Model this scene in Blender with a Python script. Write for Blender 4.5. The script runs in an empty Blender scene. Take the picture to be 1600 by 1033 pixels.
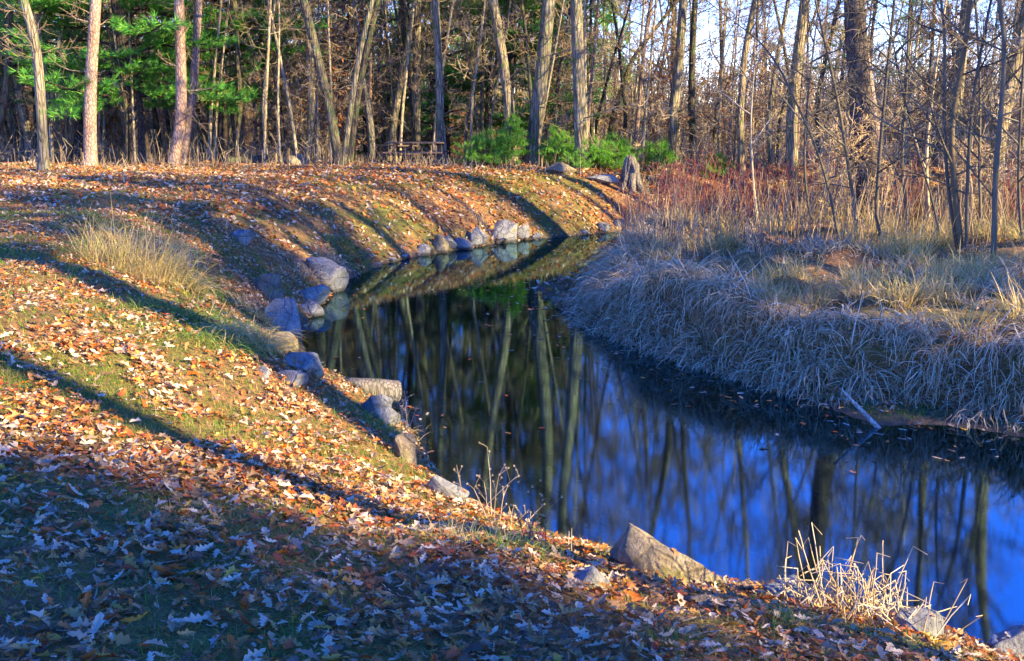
import bpy, bmesh, math, random
import numpy as np
from mathutils import Vector

random.seed(7)
rs = np.random.RandomState(11); U0 = rs.uniform
scene = bpy.context.scene
C = scene.collection
R = math.radians

# ------------------------------------------------------------------ camera, sky, sun, exposure
CAM_Z, PITCH, FOC = 3.2, R(12.0), 1570.0            # metres above the water, tilt down, focal length in photo pixels
cam_d = bpy.data.cameras.new('camera'); cam = bpy.data.objects.new('camera', cam_d); C.objects.link(cam)
cam.location = (0, 0, CAM_Z); cam.rotation_euler = (math.pi/2 - PITCH, 0, 0)
cam_d.sensor_width = 36; cam_d.lens = 36*FOC/1600; cam_d.clip_end = 2000; cam_d.clip_start = 0.05
scene.camera = cam

SUN_EL, SUN_AZ = R(24.0), R(119.0)                  # azimuth clockwise from +Y
world = bpy.data.worlds.new('World'); scene.world = world; world.use_nodes = True
wn = world.node_tree; bg = wn.nodes['Background']
sky = wn.nodes.new('ShaderNodeTexSky'); sky.sky_type = 'NISHITA'; sky.sun_disc = False
sky.sun_elevation = SUN_EL; sky.sun_rotation = SUN_AZ
sky.altitude = 1800; sky.air_density = 1.1; sky.dust_density = 0.0; sky.ozone_density = 6.0
hs = wn.nodes.new('ShaderNodeHueSaturation'); hs.inputs['Saturation'].default_value = 1.22; hs.inputs['Hue'].default_value = .522
tint = wn.nodes.new('ShaderNodeMix'); tint.data_type = 'RGBA'; tint.blend_type = 'MULTIPLY'; tint.inputs[0].default_value = 1.0
tint.inputs[7].default_value = (1.30, 1.0, 1.04, 1)
wn.links.new(sky.outputs[0], hs.inputs['Color']); wn.links.new(hs.outputs[0], tint.inputs[6]); wn.links.new(tint.outputs[2], bg.inputs['Color'])
bg.inputs['Strength'].default_value = 0.15
sd = bpy.data.lights.new('sun', 'SUN'); sun = bpy.data.objects.new('sun', sd); C.objects.link(sun)
sd.energy = 3.7; sd.angle = R(0.53); sd.color = (1.0, 0.80, 0.38)
SV = Vector((math.sin(SUN_AZ)*math.cos(SUN_EL), math.cos(SUN_AZ)*math.cos(SUN_EL), math.sin(SUN_EL)))
sun.rotation_euler = (-SV).to_track_quat('-Z', 'Y').to_euler(); sun.location = SV*60
vs = scene.view_settings; vs.view_transform = 'Standard'; vs.look = 'None'; vs.gamma = 1.0; vs.exposure = 2.62
vs.use_curve_mapping = False

# ------------------------------------------------------------------ helpers: projection, noise
cp, sp = math.cos(PITCH), math.sin(PITCH)
def ray(px, py):
    u = (px-800)/FOC; v = (516.5-py)/FOC
    return np.array([u, cp + v*sp, -sp + v*cp])
def at_z(px, py, z=0.0):
    d = ray(px, py); t = (z-CAM_Z)/d[2]; return np.array([d[0]*t, d[1]*t, z])
def at_y(px, py, Y):
    d = ray(px, py); t = Y/d[1]; return np.array([d[0]*t, Y, CAM_Z + d[2]*t])
def mpp(Y): return Y/FOC/cp*1.02                     # metres per photo pixel about Y metres away

def hash2(ix, iy, s=0):
    n = (ix.astype(np.int64)*374761393 + iy.astype(np.int64)*668265263 + s*1442695041) & 0x7fffffff
    n = ((n ^ (n >> 13))*1274126177) & 0x7fffffff
    return ((n ^ (n >> 16)) & 0xffff)/65535.0
def vnoise(x, y, s=0):
    x = np.asarray(x, float); y = np.asarray(y, float)
    ix = np.floor(x); iy = np.floor(y); fx = x-ix; fy = y-iy
    fx = fx*fx*(3-2*fx); fy = fy*fy*(3-2*fy)
    a = hash2(ix, iy, s); b = hash2(ix+1, iy, s); c = hash2(ix, iy+1, s); d = hash2(ix+1, iy+1, s)
    return (a*(1-fx)+b*fx)*(1-fy)+(c*(1-fx)+d*fx)*fy
def fbm(x, y, s=0, o=3):
    r = 0; a = .5
    for i in range(o):
        r = r + a*vnoise(x*2**i, y*2**i, s+i); a *= .5
    return r/(1-.5**o)
def sstep(t): t = np.clip(t, 0, 1); return t*t*(3-2*t)

# ------------------------------------------------------------------ plan of the creek (metres)
left_px = [(1600,1046),(1500,1006),(1400,978),(1300,952),(1220,936),(1150,926),(1080,905),(1010,885),(940,868),(880,850),(800,822),
           (740,792),(690,745),(660,705),(632,662),(600,640),(560,628),(520,606),(494,580),(478,553),(470,528),(478,503),(505,470),(545,437),(600,412),
           (650,401),(720,390),(800,377),(870,371),(940,364)]
right_px = [(958,376),(962,392),(950,414),(900,428),(855,440),(832,447),(848,462),(872,484),(905,505),(940,522),(1000,545),(1100,576),
            (1200,607),(1300,642),(1370,668),(1450,664),(1530,672),(1600,686)]
Lp = [at_z(a, b)[:2] for a, b in left_px]
Rp = [at_z(a, b)[:2] for a, b in right_px]
near_tail = [(60., -14.), (14., -1.), (6., 3.6)]
far_out = [(4.6, 29.6), (8, 31), (14, 32.2), (24, 35), (60, 44)]
far_in = [(60, 40), (24, 31.5), (14, 28.8), (8, 27.2), (4.6, 26.6)]
right_tail = [(7.5, 9.2), (12., 6.), (22, 1.5), (60., -7.)]
WPOLY = np.array(near_tail + [tuple(p) for p in Lp] + far_out + far_in + [tuple(p) for p in Rp] + right_tail, float)
RPOLY = np.array(far_in + [tuple(p) for p in Rp] + right_tail + [(90, -7), (90, 40)], float)
toe_px = [(990,392),(985,405),(968,425),(950,440),(930,462),(915,485),(925,507),(950,519),(1000,541),(1100,572),(1200,603),(1300,634),(1370,628),(1450,640),(1530,655),(1600,672)]
TPOLY = np.array([(60, 39), (24, 30.8), (14, 28.2), (8, 26.8), (4.9, 26.0)] + [tuple(at_z(a, b)[:2]) for a, b in toe_px] + [(7.6, 9.5), (12, 6.4), (22, 2.), (60, -6.5), (90, -7), (90, 40)], float)

def poly_sd(P, x, y):
    x = np.asarray(x, float); y = np.asarray(y, float)
    d2 = np.full(x.shape, 1e18); inside = np.zeros(x.shape, bool); n = len(P)
    for i in range(n):
        ax, ay = P[i]; bx, by = P[(i+1) % n]; ex, ey = bx-ax, by-ay
        t = np.clip(((x-ax)*ex+(y-ay)*ey)/(ex*ex+ey*ey), 0, 1)
        d2 = np.minimum(d2, (x-ax-t*ex)**2+(y-ay-t*ey)**2)
        c = ((ay > y) != (by > y)); xi = ax + (y-ay)*ex/(ey if abs(ey) > 1e-9 else 1e-9)
        inside ^= c & (x < xi)
    return np.sqrt(d2)*np.where(inside, 1, -1)       # positive inside

def H(x, y):
    x = np.asarray(x, float); y = np.asarray(y, float)
    dw = -poly_sd(WPOLY, x, y)                       # >0 on land
    inR = poly_sd(RPOLY, x, y) > 0
    dt = poly_sd(TPOLY, x, y)
    lump = fbm(x*.9, y*.9, 3)-.5
    w = 1.9 + .5*(vnoise(x*.35, y*.35, 9)-.5)
    kk = .45 + .42*sstep((y-6.2)/6.0) + .05*(w-1.9)
    hl = 1.62*np.tanh(np.maximum(dw, 0)*kk/1.62) + .05*np.minimum(dw*4, 1) + (.16*lump+.10*(vnoise(x*2.3, y*2.3, 41)-.5)*sstep((y-8)/6))*sstep(dw/2.0)
    back = sstep((y-32.5)/13)
    hl = hl - 1.0*back + 5.0*sstep((np.hypot(x*.8, y)-95)/90)
    hl = hl + .35*np.exp(-((x+4.9)/1.6)**2-((y-17.5)/2.2)**2)*0
    hr = .05*np.minimum(dw*4, 1)+.05*sstep(dw/1.0) + (.62+.25*lump+.42*(vnoise(x*1.25, y*1.25, 5)-.5))*sstep(dt/.55) + .15*sstep(dt/5)
    h = np.where(inR, hr, hl)
    bed = -.42*(1-np.exp(dw/.9)) - .02
    return np.where(dw > 0, h, bed)
def H1(x, y): return float(H(np.array([x]), np.array([y]))[0])
def ground(px, py):
    d = ray(px, py); t = np.arange(1.5, 70, .05)
    X = d[0]*t; Y = d[1]*t; Z = CAM_Z+d[2]*t; h = H(X, Y); k = np.argmax(Z < h)
    return np.array([X[k], Y[k], h[k]])
def rest(px, Y):
    x = (px-800)/FOC*(Y/cp*1.0); return np.array([x, Y, H1(x, Y)])

# ------------------------------------------------------------------ helpers: objects
def mesh_data(name, V, Fs, mats, smooth=False, midx=None):
    me = bpy.data.meshes.new(name); V = np.asarray(V, np.float32)
    if not isinstance(Fs, (list, tuple)): Fs = [Fs]
    Fs = [np.asarray(f, np.int32) for f in Fs if len(f)]
    me.vertices.add(len(V)); me.vertices.foreach_set('co', V.ravel())
    loops = np.concatenate([f.ravel() for f in Fs]); tot = np.concatenate([np.full(len(f), f.shape[1], np.int32) for f in Fs])
    me.loops.add(len(loops)); me.loops.foreach_set('vertex_index', loops)
    me.polygons.add(len(tot)); st = np.concatenate([[0], np.cumsum(tot)[:-1]]).astype(np.int32)
    me.polygons.foreach_set('loop_start', st)
    if midx is not None: me.polygons.foreach_set('material_index', np.asarray(midx, np.int32))
    if not isinstance(mats, (list, tuple)): mats = [mats]
    for m in mats: me.materials.append(m)
    me.update(calc_edges=True)
    me.polygons.foreach_set('use_smooth', np.full(len(tot), bool(smooth)))
    return me
def link(name, me, parent=None, loc=None):
    o = bpy.data.objects.new(name, me); C.objects.link(o)
    if parent is not None: o.parent = parent
    if loc is not None: o.location = [float(v) for v in loc]
    return o
def tag(o, label=None, cat=None, group=None, kind=None):
    if label: o['label'] = label
    if cat: o['category'] = cat
    if group: o['group'] = group
    if kind: o['kind'] = kind
    return o
def empty(name, loc, label, cat, group=None, rz=0.0):
    o = bpy.data.objects.new(name, None); C.objects.link(o); o.location = [float(v) for v in loc]; o.rotation_euler = (0, 0, rz)
    o.empty_display_size = .2
    return tag(o, label, cat, group)
def copy_thing(root, kids, loc, rz, sc, label, group=None, tilt=(0, 0)):
    r = root.copy(); C.objects.link(r); r.location = [float(v) for v in loc]; r.rotation_euler = (tilt[0], tilt[1], rz)
    r.scale = (sc, sc, sc) if not isinstance(sc, tuple) else sc
    r['label'] = label
    if group: r['group'] = group
    for k in kids:
        c = k.copy(); C.objects.link(c); c.parent = r
    return r

class Tubes:
    def __init__(self): self.g = {}
    def add(self, pts, rad, sides=4):
        self.g.setdefault((len(pts), sides), []).append((pts, rad))
    def arrays(self):
        Vs, Q, off = [], [], 0
        for (n, k), L in self.g.items():
            P = np.array([a[0] for a in L], float); r = np.array([a[1] for a in L], float); m = len(P)
            T = np.gradient(P, axis=1); T /= np.linalg.norm(T, axis=2, keepdims=True)+1e-9
            A = T.mean(1); ref = np.where(np.abs(A[:, 2:3]) > .8, [[1., .1, 0]], [[0, .1, 1.]])
            ref = np.repeat(ref[:, None, :], n, 1)
            U = np.cross(T, ref); U /= np.linalg.norm(U, axis=2, keepdims=True)+1e-9; W = np.cross(T, U)
            ph = rs.rand(m)*6.28
            ang = ph[:, None]+np.arange(k)[None]*2*math.pi/max(k, 2)
            ca, sa = np.cos(ang)[:, None, :, None], np.sin(ang)[:, None, :, None]
            V = P[:, :, None, :]+r[:, :, None, None]*(ca*U[:, :, None, :]+sa*W[:, :, None, :])
            idx = off+np.arange(m*n*k).reshape(m, n, k)
            if k == 2:
                q = np.stack([idx[:, :-1, 0], idx[:, :-1, 1], idx[:, 1:, 1], idx[:, 1:, 0]], -1)
            else:
                j = np.roll(np.arange(k), -1)
                q = np.stack([idx[:, :-1, :], idx[:, :-1][:, :, j], idx[:, 1:][:, :, j], idx[:, 1:, :]], -1)
            Vs.append(V.reshape(-1, 3)); Q.append(q.reshape(-1, 4)); off += m*n*k
        if not Vs: return np.zeros((0, 3)), np.zeros((0, 4), int)
        return np.concatenate(Vs), np.concatenate(Q)
    def mesh(self, name, mat, smooth=True):
        V, Q = self.arrays(); return mesh_data(name, V, Q, mat, smooth)

def rotz(a):
    c, s = np.cos(a), np.sin(a); M = np.zeros(a.shape+(3, 3)); M[..., 0, 0] = c; M[..., 0, 1] = -s; M[..., 1, 0] = s; M[..., 1, 1] = c; M[..., 2, 2] = 1; return M
def rotx(a):
    c, s = np.cos(a), np.sin(a); M = np.zeros(a.shape+(3, 3)); M[..., 0, 0] = 1; M[..., 1, 1] = c; M[..., 1, 2] = -s; M[..., 2, 1] = s; M[..., 2, 2] = c; return M
def roty(a):
    c, s = np.cos(a), np.sin(a); M = np.zeros(a.shape+(3, 3)); M[..., 1, 1] = 1; M[..., 0, 0] = c; M[..., 0, 2] = s; M[..., 2, 0] = -s; M[..., 2, 2] = c; return M
def spread(V, F, pos, M, sc):
    """copies of one small template at many places, as one array"""
    n = len(pos); k = len(V)
    W = np.einsum('nij,kj->nki', M, V)*np.asarray(sc).reshape(-1, 1, 1)+pos[:, None, :]
    out = [(np.asarray(f)[None]+(np.arange(n)*k)[:, None, None]).reshape(-1, np.asarray(f).shape[1]) for f in (F if isinstance(F, list) else [F])]
    return W.reshape(-1, 3), out
class Bag:
    def __init__(self): self.V = []; self.F = {3: [], 4: []}; self.n = 0
    def add(self, V, Fs):
        for f in (Fs if isinstance(Fs, list) else [Fs]):
            f = np.asarray(f)
            if len(f): self.F[f.shape[1]].append(f+self.n)
        self.V.append(np.asarray(V)); self.n += len(V)
    def mesh(self, name, mat, smooth=False):
        return mesh_data(name, np.concatenate(self.V), [np.concatenate(v) for v in self.F.values() if v], mat, smooth)

# ------------------------------------------------------------------ materials
def new_mat(name):
    m = bpy.data.materials.new(name); m.use_nodes = True; nt = m.node_tree; nt.nodes.clear()
    return m, nt, nt.nodes.new('ShaderNodeOutputMaterial')
def N(nt, t, **kw):
    n = nt.nodes.new('ShaderNode'+t)
    for k, v in kw.items():
        if k in n.inputs: n.inputs[k].default_value = v
        else: setattr(n, k, v)
    return n
def ramp(nt, fac, stops, interp='LINEAR'):
    r = nt.nodes.new('ShaderNodeValToRGB'); r.color_ramp.interpolation = interp; e = r.color_ramp.elements
    while len(e) < len(stops): e.new(.5)
    for i, (p, c) in enumerate(stops): e[i].position = p; e[i].color = (*c, 1)
    nt.links.new(fac, r.inputs[0]); return r.outputs[0]
def mix(nt, f, a, b, mode='MIX'):
    m = nt.nodes.new('ShaderNodeMix'); m.data_type = 'RGBA'; m.blend_type = mode
    for s, v in ((m.inputs[0], f), (m.inputs[6], a), (m.inputs[7], b)):
        if hasattr(v, 'node'): nt.links.new(v, s)
        else: s.default_value = v if isinstance(v, float) else (*v, 1)
    return m.outputs[2]
def noise(nt, vec, scale, detail=4, rough=.55, dist=0):
    n = N(nt, 'TexNoise'); n.inputs['Scale'].default_value = scale; n.inputs['Detail'].default_value = detail
    n.inputs['Roughness'].default_value = rough; n.inputs['Distortion'].default_value = dist
    nt.links.new(vec, n.inputs['Vector']); return n.outputs['Fac']
def mapped(nt, sc, src='Object'):
    tc = N(nt, 'TexCoord'); mp = N(nt, 'Mapping'); mp.inputs['Scale'].default_value = sc
    nt.links.new(tc.outputs[src], mp.inputs['Vector']); return mp.outputs[0]
def bump(nt, h, strength, dist):
    b = N(nt, 'Bump'); b.inputs['Strength'].default_value = strength; b.inputs['Distance'].default_value = dist
    nt.links.new(h, b.inputs['Height']); return b.outputs[0]
def leafy(name, stops, per='island', trans=.3, rough=.6, spec=.25, gain=None):
    m, nt, out = new_mat(name)
    if per == 'island': f = N(nt, 'NewGeometry').outputs['Random Per Island']
    else: f = N(nt, 'ObjectInfo').outputs['Random']
    col = ramp(nt, f, stops, 'LINEAR')
    nz = noise(nt, mapped(nt, (1, 1, 1), 'Object'), 45 if per == 'object' else 30, 3)
    col = mix(nt, .28, col, ramp(nt, nz, [(.3, (.25, .25, .25)), (.7, (1, 1, 1))]), 'MULTIPLY')
    p = N(nt, 'BsdfPrincipled', Roughness=rough); p.inputs['Specular IOR Level'].default_value = spec
    nt.links.new(col, p.inputs['Base Color'])
    t = N(nt, 'BsdfTranslucent'); nt.links.new(col, t.inputs[0])
    s = N(nt, 'MixShader'); s.inputs[0].default_value = trans
    nt.links.new(p.outputs[0], s.inputs[1]); nt.links.new(t.outputs[0], s.inputs[2]); nt.links.new(s.outputs[0], out.inputs[0])
    return m
LEAF = [(0, (.34, .06, .010)), (.14, (.54, .14, .015)), (.26, (.34, .14, .04)), (.36, (.55, .29, .08)), (.46, (.10, .045, .02)), (.56, (.46, .32, .18)), (.68, (.66, .52, .35)), (.78, (.52, .37, .26)), (.86, (.12, .055, .025)), (.93, (.26, .11, .03)), (1, (.66, .36, .04))]
M_leaf = leafy('leaf_mat', LEAF, 'island', .22, .5, .4)
M_leafo = leafy('single_leaf_mat', LEAF, 'object', .22, .5, .4)
M_grass = leafy('short_grass_mat', [(0, (.05, .14, .015)), (.4, (.13, .26, .02)), (.75, (.26, .30, .04)), (1, (.50, .36, .12))], 'island', .35)
M_needle = leafy('fallen_needle_mat', [(0, (.30, .14, .05)), (.6, (.46, .27, .10)), (1, (.22, .10, .04))], 'island', .1)
M_dry = leafy('dry_grass_mat', [(0, (.36, .26, .15)), (.3, (.70, .51, .28)), (.62, (.84, .72, .50)), (.75, (.42, .29, .16)), (.88, (.20, .12, .06)), (1, (.20, .21, .07))], 'island', .3)
M_gold = leafy('gold_grass_mat', [(0, (.72, .52, .22)), (.6, (.58, .43, .17)), (.85, (.40, .36, .10)), (1, (.18, .26, .05))], 'island', .35)
M_green = leafy('green_tuft_mat', [(0, (.06, .17, .02)), (.5, (.14, .26, .03)), (.8, (.36, .34, .08)), (1, (.50, .38, .16))], 'island', .35)
M_straw = leafy('straw_mat', [(0, (.48, .33, .16)), (.5, (.62, .47, .27)), (1, (.74, .62, .42))], 'island', .15)
M_pine = leafy('pine_needle_mat', [(0, (.03, .20, .04)), (.5, (.09, .36, .05)), (1, (.26, .50, .07))], 'island', .3, .5, .3)
M_ypine = leafy('young_pine_mat', [(0, (.05, .22, .02)), (.5, (.13, .38, .03)), (1, (.32, .52, .07))], 'island', .35, .5, .3)
M_oakleaf = leafy('clinging_leaf_mat', [(0, (.34, .10, .03)), (.5, (.50, .20, .06)), (1, (.42, .26, .12))], 'island', .35)
M_red = leafy('red_stem_mat', [(0, (.16, .03, .03)), (.5, (.30, .06, .05)), (1, (.28, .14, .09))], 'island', .0)

def bark_mat(name, c1, c2, c3, ridge=14, vs_=.16, bd=.03, moss=.0):
    m, nt, out = new_mat(name); v = mapped(nt, (1, 1, vs_))
    vn = N(nt, 'TexNoise'); vn.inputs['Scale'].default_value = 3; nt.links.new(v, vn.inputs['Vector'])
    vm = N(nt, 'VectorMath', operation='ADD'); sc = N(nt, 'VectorMath', operation='SCALE'); sc.inputs['Scale'].default_value = .12
    nt.links.new(vn.outputs['Color'], sc.inputs[0]); nt.links.new(v, vm.inputs[0]); nt.links.new(sc.outputs[0], vm.inputs[1])
    vo = N(nt, 'TexVoronoi'); vo.feature = 'DISTANCE_TO_EDGE'; vo.inputs['Scale'].default_value = ridge
    nt.links.new(vm.outputs[0], vo.inputs['Vector'])
    fine = noise(nt, v, 40, 5, .65)
    edge = ramp(nt, vo.outputs[0], [(0, (0, 0, 0)), (.22, (1, 1, 1))])
    h = mix(nt, .35, edge, ramp(nt, fine, [(.3, (0, 0, 0)), (.7, (1, 1, 1))]))
    base = ramp(nt, noise(nt, mapped(nt, (1, 1, .5)), 2.2, 5, .6), [(.32, c1), (.52, c2), (.72, c3)])
    oi = N(nt, 'ObjectInfo')
    base = mix(nt, 1.0, base, ramp(nt, oi.outputs['Random'], [(0, (.72, .74, .80)), (.5, (1, 1, 1)), (1, (1.0, .90, .78))]), 'MULTIPLY')
    col = mix(nt, .92, base, ramp(nt, h, [(0, (.10, .09, .085)), (.7, (1, 1, 1))]), 'MULTIPLY')
    if moss > 0:
        mk = ramp(nt, noise(nt, mapped(nt, (1, 1, .7)), 5, 5, .7), [(.62-moss*.3, (0, 0, 0)), (.75-moss*.3, (1, 1, 1))])
        col = mix(nt, mk, col, (.10, .13, .045))
    p = N(nt, 'BsdfPrincipled', Roughness=.85); p.inputs['Specular IOR Level'].default_value = .2
    nt.links.new(col, p.inputs['Base Color']); nt.links.new(bump(nt, h, .9, bd), p.inputs['Normal']); nt.links.new(p.outputs[0], out.inputs[0])
    return m
M_oak = bark_mat('oak_bark_mat', (.15, .125, .085), (.29, .24, .165), (.43, .36, .26), 10, .16, .06, .3)
M_pbark = bark_mat('pine_bark_mat', (.05, .04, .04), (.10, .075, .065), (.15, .11, .09), 12, .3, .04, .1)
M_rbark = bark_mat('red_pine_bark_mat', (.26, .16, .12), (.36, .25, .20), (.44, .33, .28), 16, .35, .02)
M_dbark = bark_mat('dark_bark_mat', (.07, .055, .045), (.12, .095, .075), (.20, .15, .10), 13, .15, .04, .4)
M_lbark = bark_mat('sunlit_bark_mat', (.30, .24, .16), (.46, .38, .26), (.60, .50, .36), 16, .2, .02, .1)  # paler bark tone paints in sunlight that the shaded poles do not receive
M_white = bark_mat('bleached_wood_mat', (.45, .42, .38), (.60, .56, .52), (.72, .68, .64), 30, .1, .004, 0)
M_dead = bark_mat('weathered_wood_mat', (.13, .105, .085), (.21, .175, .145), (.30, .26, .22), 26, .1, .01, .1)

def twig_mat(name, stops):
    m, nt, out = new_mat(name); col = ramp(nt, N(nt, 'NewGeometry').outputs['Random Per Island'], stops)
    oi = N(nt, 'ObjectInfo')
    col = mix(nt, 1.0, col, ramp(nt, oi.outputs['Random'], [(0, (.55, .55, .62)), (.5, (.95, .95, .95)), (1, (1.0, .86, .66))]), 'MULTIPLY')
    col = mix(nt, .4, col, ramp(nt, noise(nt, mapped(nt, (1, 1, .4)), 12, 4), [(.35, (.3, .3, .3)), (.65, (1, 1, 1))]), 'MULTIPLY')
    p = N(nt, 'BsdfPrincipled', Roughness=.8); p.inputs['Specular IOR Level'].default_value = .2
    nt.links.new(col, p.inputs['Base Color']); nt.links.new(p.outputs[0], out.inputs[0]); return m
M_twig = twig_mat('twig_mat', [(0, (.16, .11, .07)), (.5, (.31, .22, .14)), (1, (.46, .36, .25))])
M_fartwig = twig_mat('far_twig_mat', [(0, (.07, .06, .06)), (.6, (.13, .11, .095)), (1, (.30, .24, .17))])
M_pale = twig_mat('pale_twig_mat', [(0, (.34, .25, .15)), (.5, (.50, .39, .26)), (1, (.64, .53, .38))])
M_sap = twig_mat('sapling_bark_mat', [(0, (.06, .055, .045)), (.5, (.12, .10, .075)), (1, (.21, .18, .13))])

def rock_mat(name, a, b, c, moss=.25):
    m, nt, out = new_mat(name); v = mapped(nt, (1, 1, 1))
    n1 = noise(nt, v, 3.2, 6, .6, .4); n2 = noise(nt, v, 34, 5, .7)
    col = ramp(nt, n1, [(.3, a), (.5, b), (.7, c)])
    col = mix(nt, .5, col, ramp(nt, n2, [(.38, (.28, .27, .26)), (.6, (1.15, 1.15, 1.1))]), 'MULTIPLY')
    vo = N(nt, 'TexVoronoi'); vo.feature = 'DISTANCE_TO_EDGE'; vo.inputs['Scale'].default_value = 2.6; nt.links.new(v, vo.inputs['Vector'])
    crack = ramp(nt, vo.outputs[0], [(0, (.25, .25, .25)), (.035, (1, 1, 1))])
    col = mix(nt, .45, col, crack, 'MULTIPLY')
    mk = ramp(nt, noise(nt, v, 4.5, 6, .7), [(.66-moss*.4, (0, 0, 0)), (.74-moss*.4, (1, 1, 1))])
    col = mix(nt, mk, col, (.16, .14, .05))
    gp = N(nt, 'NewGeometry'); sz = N(nt, 'SeparateXYZ'); nt.links.new(gp.outputs['Position'], sz.inputs[0]); wb = N(nt, 'MapRange'); wb.inputs['From Min'].default_value = .04; wb.inputs['From Max'].default_value = .09; nt.links.new(sz.outputs[2], wb.inputs['Value'])
    col = mix(nt, wb.outputs[0], mix(nt, 1.0, col, (.35, .33, .30), 'MULTIPLY'), col)
    hh = mix(nt, .5, ramp(nt, n2, [(.2, (0, 0, 0)), (.8, (1, 1, 1))]), ramp(nt, n1, [(.2, (0, 0, 0)), (.8, (1, 1, 1))]))
    hh = mix(nt, .3, hh, crack)
    p = N(nt, 'BsdfPrincipled', Roughness=.78); p.inputs['Specular IOR Level'].default_value = .35
    nt.links.new(col, p.inputs['Base Color']); nt.links.new(bump(nt, hh, 1.0, .05), p.inputs['Normal']); nt.links.new(p.outputs[0], out.inputs[0])
    return m
M_rock = rock_mat('grey_stone_mat', (.11, .11, .12), (.20, .195, .20), (.31, .30, .30), .12)
M_rockt = rock_mat('tan_stone_mat', (.15, .11, .07), (.25, .19, .12), (.36, .29, .19), .25)
M_rockb = rock_mat('brown_stone_mat', (.16, .12, .075), (.27, .21, .135), (.40, .33, .23), .35)
M_rockm = rock_mat('mossy_stone_mat', (.10, .08, .055), (.17, .14, .10), (.27, .22, .16), .3)

# ground
M_ground, nt, out = new_mat('forest_floor_mat'); v = mapped(nt, (1, 1, 1))
n1 = noise(nt, v, .55, 5, .6); n2 = noise(nt, v, 9, 6, .7); n3 = noise(nt, v, 60, 4, .7)
soil = ramp(nt, n2, [(.3, (.08, .05, .028)), (.5, (.24, .13, .06)), (.62, (.40, .20, .08)), (.75, (.55, .36, .20))])
grs = ramp(nt, n3, [(.3, (.05, .06, .014)), (.7, (.18, .22, .04))])
col = mix(nt, ramp(nt, n1, [(.42, (0, 0, 0)), (.62, (.75, .75, .75))]), soil, grs)
col = mix(nt, .6, col, ramp(nt, n3, [(.3, (.35, .3, .3)), (.65, (1, 1, 1))]), 'MULTIPLY')
sep = N(nt, 'SeparateXYZ'); nt.links.new(v, sep.inputs[0])
wet = N(nt, 'MapRange'); wet.inputs['From Min'].default_value = .0; wet.inputs['From Max'].default_value = .16
nt.links.new(sep.outputs[2], wet.inputs['Value'])
mud = ramp(nt, n2, [(.3, (.05, .04, .03)), (.7, (.13, .10, .07))])
col = mix(nt, wet.outputs[0], mud, col)
p = N(nt, 'BsdfPrincipled', Roughness=.9); p.inputs['Specular IOR Level'].default_value = .15
nt.links.new(col, p.inputs['Base Color']); nt.links.new(bump(nt, mix(nt, .5, n2, n3), .9, .05), p.inputs['Normal']); nt.links.new(p.outputs[0], out.inputs[0])

# water: clear brown creek water, rippled surface
M_water, nt, out = new_mat('creek_water_mat')
v1 = mapped(nt, (.7, 1.6, 1)); r1 = noise(nt, v1, 5.5, 3, .5, .3); r2 = noise(nt, mapped(nt, (1, 2.2, 1)), 55, 3, .5)
bp = bump(nt, mix(nt, .3, r1, r2), .03, .007)
gl = N(nt, 'BsdfGlossy', Roughness=.0); gl.inputs['Color'].default_value = (.48, .82, 1, 1); nt.links.new(bp, gl.inputs['Normal'])
tr = N(nt, 'BsdfTransparent'); tr.inputs[0].default_value = (.30, .27, .20, 1)
fr = N(nt, 'Fresnel'); fr.inputs['IOR'].default_value = 3.8; nt.links.new(bp, fr.inputs['Normal'])
s = N(nt, 'MixShader'); nt.links.new(fr.outputs[0], s.inputs[0]); nt.links.new(tr.outputs[0], s.inputs[1]); nt.links.new(gl.outputs[0], s.inputs[2])
nt.links.new(s.outputs[0], out.inputs[0])

# ------------------------------------------------------------------ the ground and the water
def axis(lo, hi, step, far, g=1.25):
    a = list(np.arange(lo, hi, step)); s = step
    while a[-1] < far: s *= g; a.append(a[-1]+s)
    s = step
    while a[0] > -far: s *= g; a.insert(0, a[0]-s)
    return np.array(a)
gx = axis(-12, 13, .12, 600); gy = axis(1.5, 34, .12, 600)
X, Y = np.meshgrid(gx, gy); Z = H(X.ravel(), Y.ravel()); nx, ny = len(gx), len(gy)
V = np.stack([X.ravel(), Y.ravel(), Z], 1); i = np.arange(nx*ny).reshape(ny, nx)
F = np.stack([i[:-1, :-1], i[:-1, 1:], i[1:, 1:], i[1:, :-1]], -1).reshape(-1, 4)
ground_o = tag(link('ground', mesh_data('ground', V, F, M_ground, True)), 'leaf-strewn earth banks and forest floor', kind='structure')
V = np.array([(-6, -16, 0), (62, -16, 0), (62, 46, 0), (-6, 46, 0)], float)
# water sheet: only where the channel runs, its rim buried in the banks
P = WPOLY; cx = np.array([[-5.2, 3.0], [62, -18], [62, 46], [10, 33.5], [-5.2, 29.5]])
me = mesh_data('water', np.c_[cx, np.zeros(5)], np.array([[0, 1, 2, 3, 4]]), M_water)
water_o = tag(link('water', me), 'still dark creek reflecting blue sky and trees', kind='structure')

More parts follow.
